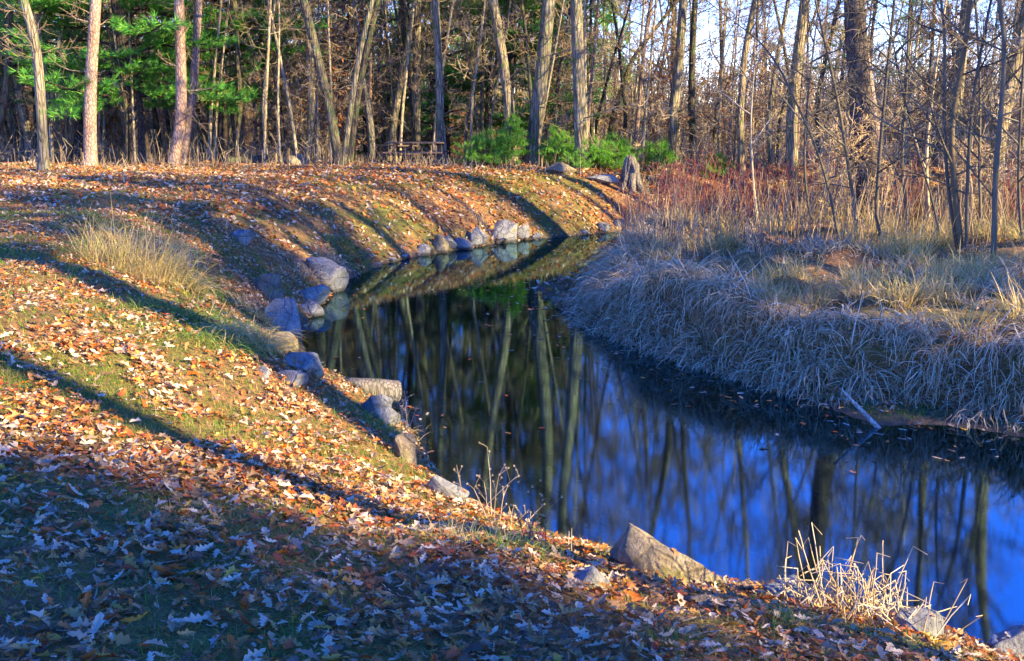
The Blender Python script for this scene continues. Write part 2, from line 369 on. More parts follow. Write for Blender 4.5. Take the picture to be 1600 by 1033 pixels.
# ------------------------------------------------------------------ trees
def grow(tb, rng, p0, d, L, r, lvl, cfg, tw):
    n = cfg['n'][lvl]; pts = [p0]; rad = [r]; p = np.array(p0, float); d = np.array(d, float)
    step = L/(n-1); w = cfg['w'][lvl]
    for k in range(1, n):
        d = d+np.array([rng.gauss(0, w), rng.gauss(0, w), rng.gauss(0, w)+cfg['up'][lvl]]); d /= np.linalg.norm(d)
        p = p+d*step; pts.append(p.copy()); rad.append(max(r*(1-.85*k/(n-1)), cfg['rmin']))
    (tw if lvl >= cfg['twig'] else tb).add(pts, rad, cfg['s'][lvl])
    if lvl+1 < len(cfg['n']):
        m = cfg['m'][lvl]; m = m if isinstance(m, int) else rng.randint(*m)
        for j in range(m):
            t = rng.uniform(cfg['t0'], 1.0); f = t*(n-1); a = min(int(f), n-2); q = pts[a]+(pts[a+1]-pts[a])*(f-a)
            td = pts[a+1]-pts[a]; td /= np.linalg.norm(td)
            rv = np.array([rng.gauss(0, 1), rng.gauss(0, 1), rng.gauss(0, 1)]); rv -= td*rv.dot(td); rv /= np.linalg.norm(rv)
            an = rng.uniform(.5, 1.05); nd = td*math.cos(an)+rv*math.sin(an)
            grow(tb, rng, q, nd, L*rng.uniform(*cfg['l'])*(1.15-.5*t), max(rad[a]*.6, cfg['rmin']), lvl+1, cfg, tw)
CROWN = dict(n=[6, 5, 4, 3], w=[.16, .2, .25, .3], up=[.07, .06, .03, .0], rmin=.006, s=[5, 4, 3, 3], m=[(5, 8), (4, 7), (3, 5)], t0=.2, l=(.38, .62), twig=2)
UNDER = dict(n=[5, 4, 3], w=[.18, .25, .3], up=[.05, .03, 0], rmin=.005, s=[4, 3, 3], m=[(4, 7), (2, 5)], t0=.15, l=(.35, .6), twig=1)

def trunk_mesh(name, path, radii, mat, sides=18, step=.3, flare=.5, seed=0, rough=.07, flareh=.28):
    path = np.asarray(path, float); seg = np.r_[0, np.cumsum(np.linalg.norm(np.diff(path, axis=0), axis=1))]
    L = seg[-1]; m = max(int(L/step), 6)
    t = np.r_[0, .06, .13, .22, .34, .5, np.linspace(.7, L, m)]
    # smooth the polyline
    P = np.stack([np.interp(t, seg, path[:, k]) for k in range(3)], 1)
    for _ in range(2): P[7:-1] = (P[6:-2]+P[8:]+2*P[7:-1])/4
    r = np.interp(t, seg, radii)
    th = np.linspace(0, 2*math.pi, sides, endpoint=False)
    TT, ZZ = np.meshgrid(th, t)
    nz = fbm(np.cos(TT)*2.2+seed*7.1+ZZ*.25, np.sin(TT)*2.2+ZZ*.6, seed)-.5
    rr = r[:, None]*(1+rough*2.4*nz)
    lob = .5+.5*np.cos(TT*5+seed)
    rr = rr*(1+flare*np.exp(-ZZ/flareh)*(.55+.75*lob))
    Vv = np.stack([P[:, None, 0]+rr*np.cos(TT), P[:, None, 1]+rr*np.sin(TT), np.repeat(P[:, None, 2], sides, 1)], -1)
    idx = np.arange(Vv.shape[0]*sides).reshape(-1, sides); j = np.roll(np.arange(sides), -1)
    Q = np.stack([idx[:-1], idx[:-1][:, j], idx[1:][:, j], idx[1:]], -1).reshape(-1, 4)
    return mesh_data(name, Vv.reshape(-1, 3), Q, mat, True)

def extend(path, Htop, rng, wob=.25):
    """carry a trunk on above the last given point, straightening up"""
    p = np.array(path[-1], float); d = np.array(path[-1])-np.array(path[-2]); d /= np.linalg.norm(d); out = list(path)
    while p[2] < Htop:
        d = d+np.array([rng.gauss(0, .05*wob*4), rng.gauss(0, .05*wob*4), .12]); d /= np.linalg.norm(d); p = p+d*1.2; out.append(p.copy())
    return out
def hardwood(name, label, base, path_rel, r0, top, mat=None, cat='tree', group=None, crown0=5.5, nb=16, under=9, seed=1, mat_tw=None, sides=18, flare=.75, cl=.30, cfg=None):
    rng = random.Random(seed); base = np.array(base, float)
    path = [np.array([0, 0, -.25])]+[np.array(p, float) for p in path_rel]; path = extend(path, top, rng)
    zs = np.array([p[2] for p in path]); rad = r0*np.clip(1-.75*(zs/top)**1.1, .12, 1); rad[0] = r0
    o = empty(name, base, label, cat, group)
    link('trunk', trunk_mesh('trunk', path, rad, mat or M_oak, sides, .35, flare, seed), o)
    tb, tw = Tubes(), Tubes(); P = np.array(path); 
    def at(h):
        return np.array([np.interp(h, zs, P[:, k]) for k in range(3)]), float(np.interp(h, zs, rad))
    for k in range(nb):
        h = crown0+(top-crown0)*((k+rng.random())/nb)**.9; q, r = at(min(h, top*.99)); a = rng.random()*6.28; e = rng.uniform(.25, .9)
        d = np.array([math.cos(a)*math.cos(e), math.sin(a)*math.cos(e), math.sin(e)])
        grow(tb, rng, q, d, (top-crown0)*cl*rng.uniform(.7, 1.3)*(1.25-.6*(h-crown0)/(top-crown0)), max(r*.45, .02), 0, cfg or CROWN, tw)
    for k in range(under):
        h = rng.uniform(1.2, crown0); q, r = at(h); a = rng.random()*6.28
        d = np.array([math.cos(a), math.sin(a), rng.uniform(-.1, .5)]); grow(tb, rng, q, d, rng.uniform(.6, 1.8), max(r*.12, .01), 0, UNDER, tw)
    V1, Q1 = tb.arrays(); V2, Q2 = tw.arrays()
    if len(V1)+len(V2):
        me = mesh_data('crown', np.concatenate([V1, V2]), np.concatenate([Q1, Q2+len(V1)]), [mat or M_oak, mat_tw or M_twig], True,
                       np.r_[np.zeros(len(Q1)), np.ones(len(Q2))])
        link('crown', me, o)
    return o
def pxpath(base, Y, pts):
    return [at_y(a, b, Y)-base for a, b in pts]

# --- conifers
def tuft_t(k, L, w, rng, spread_=.9):
    V = []; F = []
    for i in range(k):
        a = rng.random()*6.28; e = rng.uniform(.15, spread_)
        d = np.array([math.cos(e), math.sin(e)*math.cos(a), math.sin(e)*math.sin(a)]); s = np.cross(d, [rng.gauss(0, 1), rng.gauss(0, 1), rng.gauss(0, 1)]); s /= np.linalg.norm(s)
        l = L*rng.uniform(.7, 1.1); b = len(V); V += [-s*w/2, s*w/2, d*l]; F.append((b, b+1, b+2))
    return np.array(V), np.array(F)
def bough(rng, L, density=1.0, tl=.15, tw_=.011, k=14, droop=-.1):
    """returns needle arrays and a wood tube set for one bough along +x"""
    nb, tb = Bag(), Tubes()
    n = 7; pts = []; p = np.zeros(3); d = np.array([1, 0, .12])
    for i in range(n):
        pts.append(p.copy()); d = d+np.array([0, rng.gauss(0, .08), rng.gauss(0, .05)+(droop if i < 3 else .07)]); d /= np.linalg.norm(d); p = p+d*L/(n-1)
    tb.add(pts, [.022*L/2*(1-.8*i/(n-1))+.004 for i in range(n)], 4)
    pos, dirs = [], []
    m = int(15*density)
    for j in range(m):
        t = .22+.78*j/(m-1); f = t*(n-1); a = min(int(f), n-2); q = pts[a]+(pts[a+1]-pts[a])*(f-a)
        side = 1 if j % 2 else -1; an = rng.uniform(.6, 1.1)*side; l = L*.42*(1.12-t)*rng.uniform(.7, 1.25)+.1
        dd = np.array([math.cos(an), math.sin(an), rng.uniform(-.05, .22)]); e = q+dd*l
        tb.add([q, q+dd*l*.5+np.array([0, 0, -.02]), e], [.006, .005, .003], 3)
        c = max(int(l/.085), 2)
        for u in range(c):
            w = .25+.75*u/(c-1); pos.append(q+dd*l*w+np.array([0, 0, -.03*math.sin(w*3)])); x = dd+np.array([rng.gauss(0, .4), rng.gauss(0, .4), rng.gauss(.15, .3)]); dirs.append(x/np.linalg.norm(x))
    pos.append(pts[-1]); dirs.append(d)
    T = [tuft_t(k, tl, tw_, rng) for _ in range(3)]
    pos = np.array(pos); dirs = np.array(dirs)
    a = np.arctan2(dirs[:, 1], dirs[:, 0]); e = -np.arcsin(np.clip(dirs[:, 2], -1, 1)); M = np.einsum('nij,njk->nik', rotz(a), roty(e))
    for q in range(3):
        s = np.arange(len(pos)) % 3 == q; W, Fo = spread(T[q][0], T[q][1], pos[s], M[s], np.full(s.sum(), 1.0)*1.0); nb.add(W, Fo)
    return nb, tb
def conifer_meshes(rng, z0, z1, Rmax, nwh, per, r0, density=1.0, tl=.15, tw_=.011, k=12, nmat=None, bmat=None, path=None, up=.1, shape='pine', trunk=True):
    T = [bough(rng, 1.0*2.2, density, tl, tw_, k) for _ in range(4)]
    TV = []
    for nbg, tbg in T:
        TV.append((np.concatenate(nbg.V), np.concatenate(nbg.F[3]))+tbg.arrays())
    nb, wb = Bag(), Bag()
    for w in range(nwh):
        f = (w+.5)/nwh; z = z0+(z1-z0)*f
        for j in range(per):
            if rng.random() < .12: continue
            a = rng.random()*6.28; ln = Rmax*(1-f)**(.75 if shape == 'pine' else .9)*rng.uniform(.6, 1.1)+.25
            if f < .12 and shape == 'pine': ln *= .8
            v, fc, tv, tq = TV[rng.randrange(4)]; s = ln/2.2
            el = -(up+rng.uniform(-.12, .18)+.5*f*(shape == 'pine'))
            M = rotz(np.array([a]))@roty(np.array([el]))
            zz = z+rng.uniform(-.2, .2)
            o = np.array([0, 0, zz])
            if path is not None: o = path(zz)
            # keep needles near real length when the bough is scaled
            W = (v*np.array([s, s, max(s, .8)]))@M[0].T+o; nb.add(W, fc); wb.add((tv*s)@M[0].T+o, tq)
    return nb.mesh('needles', nmat or M_pine), wb.mesh('branches', bmat or M_pbark, True)

# rocks -----------------------------------------------------------------
_ico = {}
def ico(n):
    if n not in _ico:
        b = bmesh.new(); bmesh.ops.create_icosphere(b, subdivisions=n, radius=1); _ico[n] = (np.array([v.co[:] for v in b.verts]), np.array([[v.index for v in f.verts] for f in b.faces])); b.free()
    return _ico[n]
def rock_mesh(seed, size, sub=4, cuts=13, rough=.05):
    V, F = ico(sub); V = V.copy(); r = np.random.RandomState(seed)
    for k in range(cuts):
        n = r.normal(size=3); n /= np.linalg.norm(n); d = r.uniform(.40, .82)
        s = V@n; V -= np.maximum(s-d, 0)[:, None]*n*.985
    nrm = V/np.linalg.norm(V, axis=1, keepdims=True)
    q = fbm(V[:, 0]*2.1+V[:, 2]*1.3+seed, V[:, 1]*2.1-V[:, 2]*1.1+seed*3, seed, 5)-.5
    q2 = fbm(V[:, 0]*7+V[:, 2]*5+seed, V[:, 1]*7-V[:, 2]*4.1, seed+5, 3)-.5
    V += nrm*(q*rough*3+q2*rough*.9)[:, None]
    lo, hi = V.min(0), V.max(0); V = (V-(lo+hi)/2)/((hi-lo)/2)
    return V*np.array(size)*.5, F
STONES = []
def stone(label, px, py, wpx, hpx, mat, seed, depth=1.0, rz=0, sink=.25, tilt=(0, 0), Y=None, group='stones along the creek banks', sub=4, name='stone', zoff=0.0):
    g = ground(px, py+hpx*.3) if Y is None else rest(px, Y); w = wpx*mpp(g[1]); h = hpx*mpp(g[1])*1.15
    rv, rf = rock_mesh(seed, (w*1.05, w*depth, h*1.15), sub); o = link(name, mesh_data('stone', rv, rf, mat, True))
    STONES.append((o, rv, rf, w))
    o.location = (g[0], g[1]+w*depth*.15, max(g[2], -.05)+h*(.5-sink)+zoff); o.rotation_euler = (tilt[0], tilt[1], rz)
    return tag(o, label, 'rock', group)


# ---- main trunks: (label, base px, base py or distance, upper points, width px, material)
def T(label, name, bx, by, pts, wpx, mat, Y=None, top=17, seed=0, **kw):
    b = ground(bx, by) if Y is None else rest(bx, Y)
    Yd = b[1]
    return hardwood(name, label, b, pxpath(b, Yd, pts), wpx*mpp(Yd)/2, top, mat, seed=seed, **kw)
G1 = 'tall bare trees at the edge of the clearing'
T('pale mossy trunk at the far left edge of the clearing that forks and leans left', 'bare_tree', 68, 268, [(66, 200), (60, 100), (50, 40), (36, 0)], 15, M_oak, seed=1, group=G1)
T('slender grey trunk crossing behind the forked left tree', 'bare_tree', 84, 258, [(76, 160), (64, 80), (54, 0)], 11, M_oak, seed=2, Y=33, group=G1)
T('thin dark trunk just left of the tan sunlit trunk', 'bare_tree', 127, 255, [(122, 150), (117, 60), (114, 0)], 9, M_dbark, Y=35, seed=3, group=G1)
T('tan sunlit straight trunk left of the dark pine', 'bare_tree', 141, 262, [(140, 190), (143, 100), (150, 0)], 19, M_rbark, seed=4, group=G1)
T('blue-grey straight pine trunk standing right of the dark pine', 'pine_tree', 286, 252, [(284, 180), (282, 90), (280, 0)], 17, M_rbark, Y=32.3, seed=5, group=G1, crown0=8, mat_tw=M_twig, nb=14)
T('pinkish slim trunk close behind the blue-grey pine trunk', 'pine_tree', 299, 250, [(302, 150), (307, 60), (311, 0)], 13, M_rbark, Y=33.2, seed=6, group=G1, crown0=8)
T('thin dark trunk standing right of the long pine bough', 'bare_tree', 381, 251, [(376, 170), (370, 60), (366, 0)], 9, M_dbark, Y=35.5, seed=7, group=G1)
T('straight light grey trunk beside the pale stump', 'bare_tree', 490, 247, [(488, 180), (484, 90), (480, 0)], 13, M_oak, Y=36, seed=8, group=G1)
T('dark trunk leaning strongly to the left beside the picnic clearing', 'bare_tree', 532, 259, [(516, 170), (496, 90), (474, 0)], 15, M_dbark, seed=9, group=G1)
T('left stem of the pair of slim trunks left of the picnic table', 'bare_tree', 543, 258, [(548, 170), (560, 90), (582, 0)], 9, M_oak, seed=10, Y=33, group=G1)
T('right stem of the pair of slim trunks left of the picnic table', 'bare_tree', 553, 256, [(556, 170), (574, 70), (592, 0)], 10, M_dbark, seed=11, Y=34, group=G1)
T('slim pale trunk leaning right above the picnic table', 'bare_tree', 610, 246, [(620, 160), (634, 80), (652, 0)], 11, M_oak, seed=12, Y=38, group=G1)
T('straight trunk at the right end of the picnic table', 'bare_tree', 690, 252, [(688, 150), (684, 70), (680, 0)], 13, M_oak, seed=13, Y=34.5, group=G1)
T('grey trunk standing left of the left green pine shrub', 'bare_tree', 731, 253, [(732, 170), (728, 80), (722, 0)], 15, M_oak, seed=14, group=G1)
T('trunk rising out of the left green pine shrub', 'bare_tree', 800, 246, [(796, 170), (784, 80), (770, 0)], 17, M_oak, Y=35, seed=15, group=G1)
T('thick ridged trunk leaning right between the two green pine shrubs', 'bare_tree', 829, 257, [(838, 180), (849, 90), (858, 0)], 22, M_oak, seed=16, group=G1, crown0=6.5, top=19)
T('straight ridged trunk rising behind the right green pine shrub', 'bare_tree', 907, 245, [(905, 150), (902, 70), (900, 0)], 20, M_oak, Y=32, seed=17, group=G1, crown0=7, top=19)
T('dark crooked trunk leaning far right above the stump', 'bare_tree', 938, 240, [(958, 180), (988, 90), (1056, 5)], 10, M_dbark, Y=40, seed=18, group=G1, top=12)
T('curved trunk lit on its right side right of the stump', 'bare_tree', 1048, 250, [(1050, 190), (1062, 90), (1068, 0)], 16, M_oak, Y=36, seed=19, group=G1)
T('dark straight trunk close behind the curved lit trunk', 'bare_tree', 1076, 252, [(1080, 170), (1082, 80), (1086, 0)], 11, M_dbark, Y=38, seed=20, group=G1)
T('crooked tan trunk with a bent foot on the sunlit leafy bank', 'bare_tree', 1148, 262, [(1156, 190), (1162, 90), (1180, 0)], 11, M_oak, Y=33, seed=21, group=G1)
T('broad trunk dark on the left and bright on the right on the sunlit leafy bank', 'bare_tree', 1231, 268, [(1236, 190), (1246, 90), (1258, 0)], 19, M_oak, Y=31.5, seed=22, group=G1, top=15, nb=11)
T('biggest dark rough trunk standing in the scrub on the right bank', 'bare_tree', 1362, 352, [(1352, 230), (1340, 100), (1334, 0)], 36, M_pbark, seed=23, group=G1, top=17, under=14, crown0=6, nb=20)  # very dark bark colour stands in for the shade of a backlit trunk
T('pale trunk close behind the biggest dark trunk', 'bare_tree', 1375, 300, [(1366, 180), (1350, 70), (1346, 0)], 14, M_rbark, Y=27, seed=24, group=G1, under=8, top=14)
T('thick trunk leaning right at the right edge behind the saplings', 'bare_tree', 1528, 310, [(1560, 200), (1584, 100), (1612, 0)], 28, M_oak, Y=24.5, seed=25, group=G1, top=14, under=8)
T('blue-shaded trunk behind the forked saplings on the right', 'bare_tree', 1480, 290, [(1492, 180), (1502, 90), (1510, 0)], 20, M_oak, Y=29, seed=26, group=G1, top=14, under=6)
T('thin tan trunk left of the broad sunlit-side trunk', 'bare_tree', 1193, 262, [(1200, 190), (1214, 90), (1232, 0)], 8, M_oak, Y=35, seed=27, group=G1, top=13)
T('slim grey trunk far back at the left edge of the picture', 'bare_tree', 3, 250, [(8, 170), (14, 80), (16, 0)], 10, M_dbark, Y=34, seed=28, group=G1)

# saplings of the right bank, each with its own bend
SAP = dict(n=[6, 5, 4], w=[.10, .2, .28], up=[.05, .04, .0], rmin=.004, s=[4, 3, 3], m=[(4, 8), (3, 6)], t0=.15, l=(.35, .6), twig=3)
def sapling(label, bx, Y, pts, wpx, top, seed, nb=16, mat=None):
    b = rest(bx, Y); return hardwood('sapling', label, b, pxpath(b, Y, pts), wpx*mpp(Y)/2, top, mat or M_sap, 'sapling', 'saplings on the right bank', crown0=1.0, nb=nb, under=0, seed=seed, sides=8, flare=.15, cl=.20, cfg=SAP, mat_tw=M_sap)
sapling('tall straight sapling forking in the middle of the right bank clump', 1495, 17.5, [(1492, 300), (1484, 200), (1506, 90), (1516, 0)], 10, 9, 41)
sapling('companion stem leaning left out of the forked clump', 1490, 17.6, [(1480, 290), (1474, 180), (1478, 60), (1470, 0)], 6, 8, 42)
sapling('companion stem leaning right out of the forked clump', 1500, 17.4, [(1512, 260), (1520, 150), (1540, 40), (1548, 0)], 6, 8, 43)
sapling('rightmost sapling with a kinked foot in golden grass', 1542, 16.3, [(1556, 330), (1552, 300), (1564, 180), (1572, 60), (1562, 0)], 9, 8, 44)
sapling('slim upright sapling just right of the biggest dark trunk', 1371, 19, [(1368, 330), (1376, 220), (1388, 90), (1398, 0)], 6, 8, 45)
sapling('thin sapling arching far over to the left above the scrub', 1311, 19, [(1296, 300), (1284, 250), (1240, 150), (1200, 70), (1128, 22)], 5, 6.5, 46, 14)
sapling('thin sapling leaning left in front of the biggest dark trunk', 1336, 20, [(1330, 290), (1312, 170), (1290, 70), (1274, 0)], 6, 7.5, 47)
sapling('thin dark stem leaning left beyond the golden grass', 1468, 18.5, [(1455, 300), (1436, 250), (1424, 200)], 4, 5.5, 48, 12)
sapling('thin pale stem beside the right edge of the picture', 1586, 17.5, [(1590, 280), (1596, 150), (1606, 0)], 5, 7, 49)
sapling('slender stem with many side twigs between big trunk and forked clump', 1412, 21, [(1408, 260), (1416, 140), (1422, 0)], 5, 8, 50)
sapling('leaning thin stem between the forked clump and the rightmost sapling', 1522, 19.5, [(1530, 260), (1532, 130), (1524, 0)], 5, 8, 51)
sapling('short thin stem left of the arching sapling', 1262, 21, [(1256, 280), (1258, 190), (1268, 100)], 4, 6.5, 52, 12)
sapling('very thin pale stem in the red scrub', 1180, 22, [(1176, 280), (1172, 190), (1180, 90)], 3.5, 6, 53, 12, M_pale)
sapling('thin pale stem leaning right beyond the biggest trunk', 1440, 23, [(1446, 240), (1460, 120), (1478, 0)], 6, 8, 54, 14, M_pale)

# pines of the left
def pine(label, px, Y, z0, z1, Rmax, nwh, per, r0, seed, leanx=0.0, density=1.0, nmat=None, bmat=None, group='pines among the bare trees', name='pine_tree', k=12, tw_=.014, loc=None, sides=16):
    rng = random.Random(seed); b = rest(px, Y) if loc is None else np.array([loc[0], loc[1], H1(*loc)])
    path = lambda z: np.array([leanx*z/z1, 0, z])
    o = empty(name, b, label, 'tree', group)
    link('trunk', trunk_mesh('trunk', [(0, 0, -.25), (leanx*.3, 0, z1*.3), (leanx*.6, 0, z1*.6), (leanx, 0, z1)], [r0, r0*.8, r0*.5, .03], bmat or M_pbark, sides, .4, .45, seed), o)
    n, w = conifer_meshes(rng, z0, z1, Rmax, nwh, per, r0, density, .17, tw_, k, nmat, bmat, path)
    link('needles', n, o); link('branches', w, o)
    return o
pine('big dark white pine with layered green boughs on the left', 238, 34.6, 1.9, 17, 4.6, 26, 6, .40, 61, -.9, 1.5)
pine('green pine hanging over the leaning trunk left of the picnic table', 452, 42, 2.6, 15, 3.6, 20, 6, .2, 62)
pine('green pine behind the pinkish trunk with low boughs', 366, 37, 2.0, 15, 4.3, 24, 6, .2, 63)
pine('green pine behind the tan sunlit trunk', 150, 38.5, 2.2, 15, 3.6, 20, 6, .2, 64)
pine('tall green pine behind the right side of the picnic table', 700, 44, 1.6, 17, 3.6, 24, 6, .2, 65)
pine('tall pine with green boughs left of the thick leaning trunk', 795, 41, 1.8, 17, 3.9, 26, 6, .24, 66)
pine('narrow green pine behind the thick leaning trunk', 866, 39, .8, 10, 2.3, 20, 7, .12, 67)
pine('small dark pine behind the pair of slim trunks', 580, 45, .8, 10, 2.6, 18, 6, .12, 68)
pine('pine at the far left edge behind the forked trunk', 22, 42, 2.5, 15, 3.4, 18, 6, .2, 69)
pine('distant pine showing through twigs left of the biggest dark trunk', 1290, 46, 3.5, 9, 1.9, 9, 4, .14, 70, density=.9)
pine('distant pine showing through twigs right of the biggest dark trunk', 1385, 44, 4.0, 9, 1.7, 8, 4, .14, 71, density=.9)
pine('small pine deep in the wood left of the picnic table', 648, 50, .8, 11, 2.8, 18, 6, .12, 72)

# young pine shrubs by the bank
def ypine(label, px, Y, h, Rm, seed):
    rng = random.Random(seed); b = rest(px, Y); o = empty('young_pine', b, label, 'shrub', 'young pines on top of the bank')
    link('trunk', trunk_mesh('trunk', [(0, 0, -.1), (0, 0, h*.5), (0, 0, h)], [.03, .02, .01], M_pbark, 8, .3, .1, seed), o)
    n, w = conifer_meshes(rng, .15, h, Rm, int(h*6)+2, 7, .03, .7, .2, .012, 12, M_ypine, M_pbark, None, .25, 'fir')
    link('needles', n, o); link('branches', w, o)
ypine('bright green young pine at the foot of the grey trunk', 762, 32.4, 1.0, .95, 81)
ypine('tallest bright green young pine beside the thick leaning trunk', 797, 32.8, 1.4, .8, 82)
ypine('young pine just right of the thick leaning trunk foot', 872, 33, 1.1, .8, 83)
ypine('low bright green young pine in front of the straight ridged trunk', 918, 32, .85, .95, 84)
ypine('rightmost bright green young pine next to the stump', 955, 32.4, .9, .85, 85)
ypine('small dark green young pine at the right of the stump', 1020, 33, .7, .5, 86)
ypine('small green seedling pine on the bank under the curved trunk', 1108, 32.5, .55, .45, 87)

# --- the woods behind: a few prototypes, then copies
def proto_tree(seed, top, r0, crown0, nb, under, mat, cfg=None, cl=.28, name='bare_tree'):
    rng = random.Random(seed)
    return hardwood(name, 'x', (0, 0, 0), [(rng.uniform(-.2, .2), 0, 2), (rng.uniform(-.5, .5), rng.uniform(-.4, .4), 5)], r0, top, mat, crown0=crown0, nb=nb, under=under, seed=seed, sides=9, flare=.3, cl=cl, cfg=cfg or BG, mat_tw=M_pale if seed % 2 else M_twig)
BG = dict(n=[5, 4, 3, 3], w=[.16, .22, .28, .3], up=[.06, .05, .02, .0], rmin=.009, s=[4, 3, 3, 3], m=[(4, 7), (3, 5), (2, 3)], t0=.2, l=(.4, .62), twig=2)
BUSH = dict(n=[5, 4, 3], w=[.16, .25, .3], up=[.08, .03, .0], rmin=.007, s=[3, 3, 3], m=[(4, 8), (3, 5)], t0=.12, l=(.35, .65), twig=1)
def proto_bush(seed, hgt, stems, leaves):
    rng = random.Random(seed); o = empty('bare_sapling', (0, 0, 0), 'x', 'sapling', 'g'); tb, tw = Tubes(), Tubes()
    for s in range(stems):
        a = rng.random()*6.28; l = rng.uniform(0, .22); r = rng.uniform(.018, .04); hh = hgt*rng.uniform(.6, 1.1)
        d = np.array([math.cos(a)*l, math.sin(a)*l, 1.]); n = 8; pts = []; p = np.array([rng.uniform(-.2, .2), rng.uniform(-.2, .2), -.1])
        for i in range(n):
            pts.append(p.copy()); d = d+np.array([rng.gauss(0, .07), rng.gauss(0, .07), .05]); d /= np.linalg.norm(d); p = p+d*hh/(n-1)
        tb.add(pts, [r*(1-.75*i/(n-1)) for i in range(n)], 5)
        for k in range(int(hgt*3.2)):
            f = rng.uniform(.6, n-1.01); q0 = int(f); q = pts[q0]+(pts[q0+1]-pts[q0])*(f-q0); a = rng.random()*6.28
            grow(tb, rng, q, np.array([math.cos(a), math.sin(a), rng.uniform(.1, .9)]), hgt*rng.uniform(.12, .28), r*.4, 0, BUSH, tw)
    link('stems', tb.mesh('stems', M_pale if seed % 2 else M_sap), o)
    V2, Q2 = tw.arrays(); link('crown', mesh_data('crown', V2, Q2, M_pale if seed % 3 else M_twig), o)
    if leaves:
        idx = rs.choice(len(V2), leaves); pos = V2[idx]; n = len(pos)
        M = rotz(rs.rand(n)*6.28)@rotx(rs.rand(n)*3-1.5)@roty(rs.rand(n)*2)
        Vt = np.array([(0, 0, 0), (.05, .035, .01), (.12, 0, 0), (.05, -.035, .01)]); W, Fo = spread(Vt, np.array([[0, 1, 2, 3]]), pos, M, rs.uniform(.7, 1.3, n))
        link('leaves', mesh_data('leaves', W, Fo, M_oakleaf), o)
    return o
kids = lambda o: [c for c in bpy.data.objects if c.parent == o]
PT = [proto_tree(101, 15, .15, 4, 14, 6, M_oak), proto_tree(102, 14, .12, 3.5, 14, 6, M_dbark), proto_tree(103, 16, .19, 5, 15, 7, M_oak), proto_tree(104, 13, .09, 3, 14, 7, M_rbark), proto_tree(105, 12, .07, 2.5, 13, 5, M_oak)]
PB = [proto_bush(201, 4.2, 3, 0), proto_bush(202, 5.5, 2, 0), proto_bush(203, 3.2, 5, 0), proto_bush(204, 4.5, 3, 900), proto_bush(205, 3.0, 4, 700), proto_bush(206, 6.0, 2, 300), proto_bush(207, 2.2, 6, 0)]
used = {}
def put(protos, i, loc, rz, sc, label, group, tilt=(0, 0)):
    o = protos[i]
    if o.name not in used:
        used[o.name] = kids(o); o.location = [float(v) for v in loc]; o.rotation_euler = (tilt[0], tilt[1], rz); o.scale = (sc, sc, sc); o['label'] = label; o['group'] = group; return o
    return copy_thing(o, used[o.name], loc, rz, sc, label, group, tilt)
zone = lambda x, y: 0 if x/y < -.19 else (1 if x/y < .12 else 2)
ZT = ['slim bare tree in the brown wood behind the dark pine on the left', 'slim bare tree in the wood behind the picnic clearing', 'slim bare tree in the blue-shaded wood behind the right bank']
ZB = ['bare twiggy sapling in the thicket behind the dark pine on the left', 'bare twiggy sapling in the thicket behind the picnic clearing', 'bare twiggy sapling in the thicket behind the right bank']
rng = random.Random(5); n = 0
while n < 160:
    y = 35.5+rng.random()**1.1*36; x = rng.uniform(-.58, .58)*y
    z = zone(x, y)
    if z == 2 and rng.random() < .5: continue
    if y < 41 and -.48 < x/y < -.2 and rng.random() < .8: continue
    put(PT, rng.choice([0, 1, 2, 3, 4, 4, 3]), (x, y, H1(x, y)-.1), rng.random()*6.28, rng.uniform(.7, 1.1)*(1 if z < 2 else .85), ZT[z], 'slim bare trees of the far wood, part %d' % (z+1) if False else ['slim bare trees of the left wood', 'slim bare trees of the middle wood', 'slim bare trees of the right wood'][z], (rng.gauss(0, .05), rng.gauss(0, .05))); n += 1
PP = [proto_tree(111, 13, .055, 6, 5, 5, M_lbark), proto_tree(112, 11, .045, 5, 4, 5, M_lbark), proto_tree(113, 14, .075, 6, 9, 6, M_dbark), proto_tree(114, 12, .055, 5, 5, 6, M_lbark)]
ZP = ['thin bare pole of a tree at the front of the wood behind the dark pine', 'thin bare pole of a tree at the front of the wood behind the picnic clearing', 'thin bare pole of a tree at the front of the wood behind the right bank']
n = 0
while n < 150:
    y = rng.uniform(33.6, 47); x = rng.uniform(-.58, .6)*y; z = zone(x, y)
    if z == 2 and rng.random() < .6: continue
    if H1(x, y) < .3 or (y < 36 and -.17 < x/y < -.03): continue
    put(PP, rng.choice([0, 1, 2, 3]), (x, y, H1(x, y)-.1), rng.random()*6.28, rng.uniform(.8, 1.2), ZP[z], ['thin poles of the left wood', 'thin poles of the middle wood', 'thin poles of the right wood'][z], (rng.gauss(0, .06), rng.gauss(0, .06))); n += 1
n = 0
while n < 200:
    y = 35.5+rng.random()**1.3*36; x = rng.uniform(-.6, .6)*y
    z = zone(x, y)
    if y < 39 and -.16 < x/y < .02: continue
    if y < 41.5 and -.48 < x/y < -.2 and rng.random() < .85: continue
    i = rng.choice([1, 3-1, 6-1+1, 2, 1, 3]) if z == 2 else (rng.choice([3, 4, 5, 3, 0, 1, 2]) if z == 0 else rng.choice([0, 1, 2, 3, 4, 5, 6]))
    put(PB, i, (x, y, H1(x, y)-.05), rng.random()*6.28, rng.uniform(.7, 1.25), ZB[z], ['saplings of the left thicket', 'saplings of the middle thicket', 'saplings of the right thicket'][z]); n += 1
# saplings on the right bank scrub, nearer
for k in range(26):
    y = rng.uniform(20.5, 30); x = rng.uniform(.30, .60)*y
    put(PB, rng.choice([0, 1, 2, 6, 6]), (x, y, max(H1(x, y), 0)-.05), rng.random()*6.28, rng.uniform(.55, .9), 'twiggy bare sapling in the scrub round the biggest dark trunk', 'saplings of the right bank scrub')

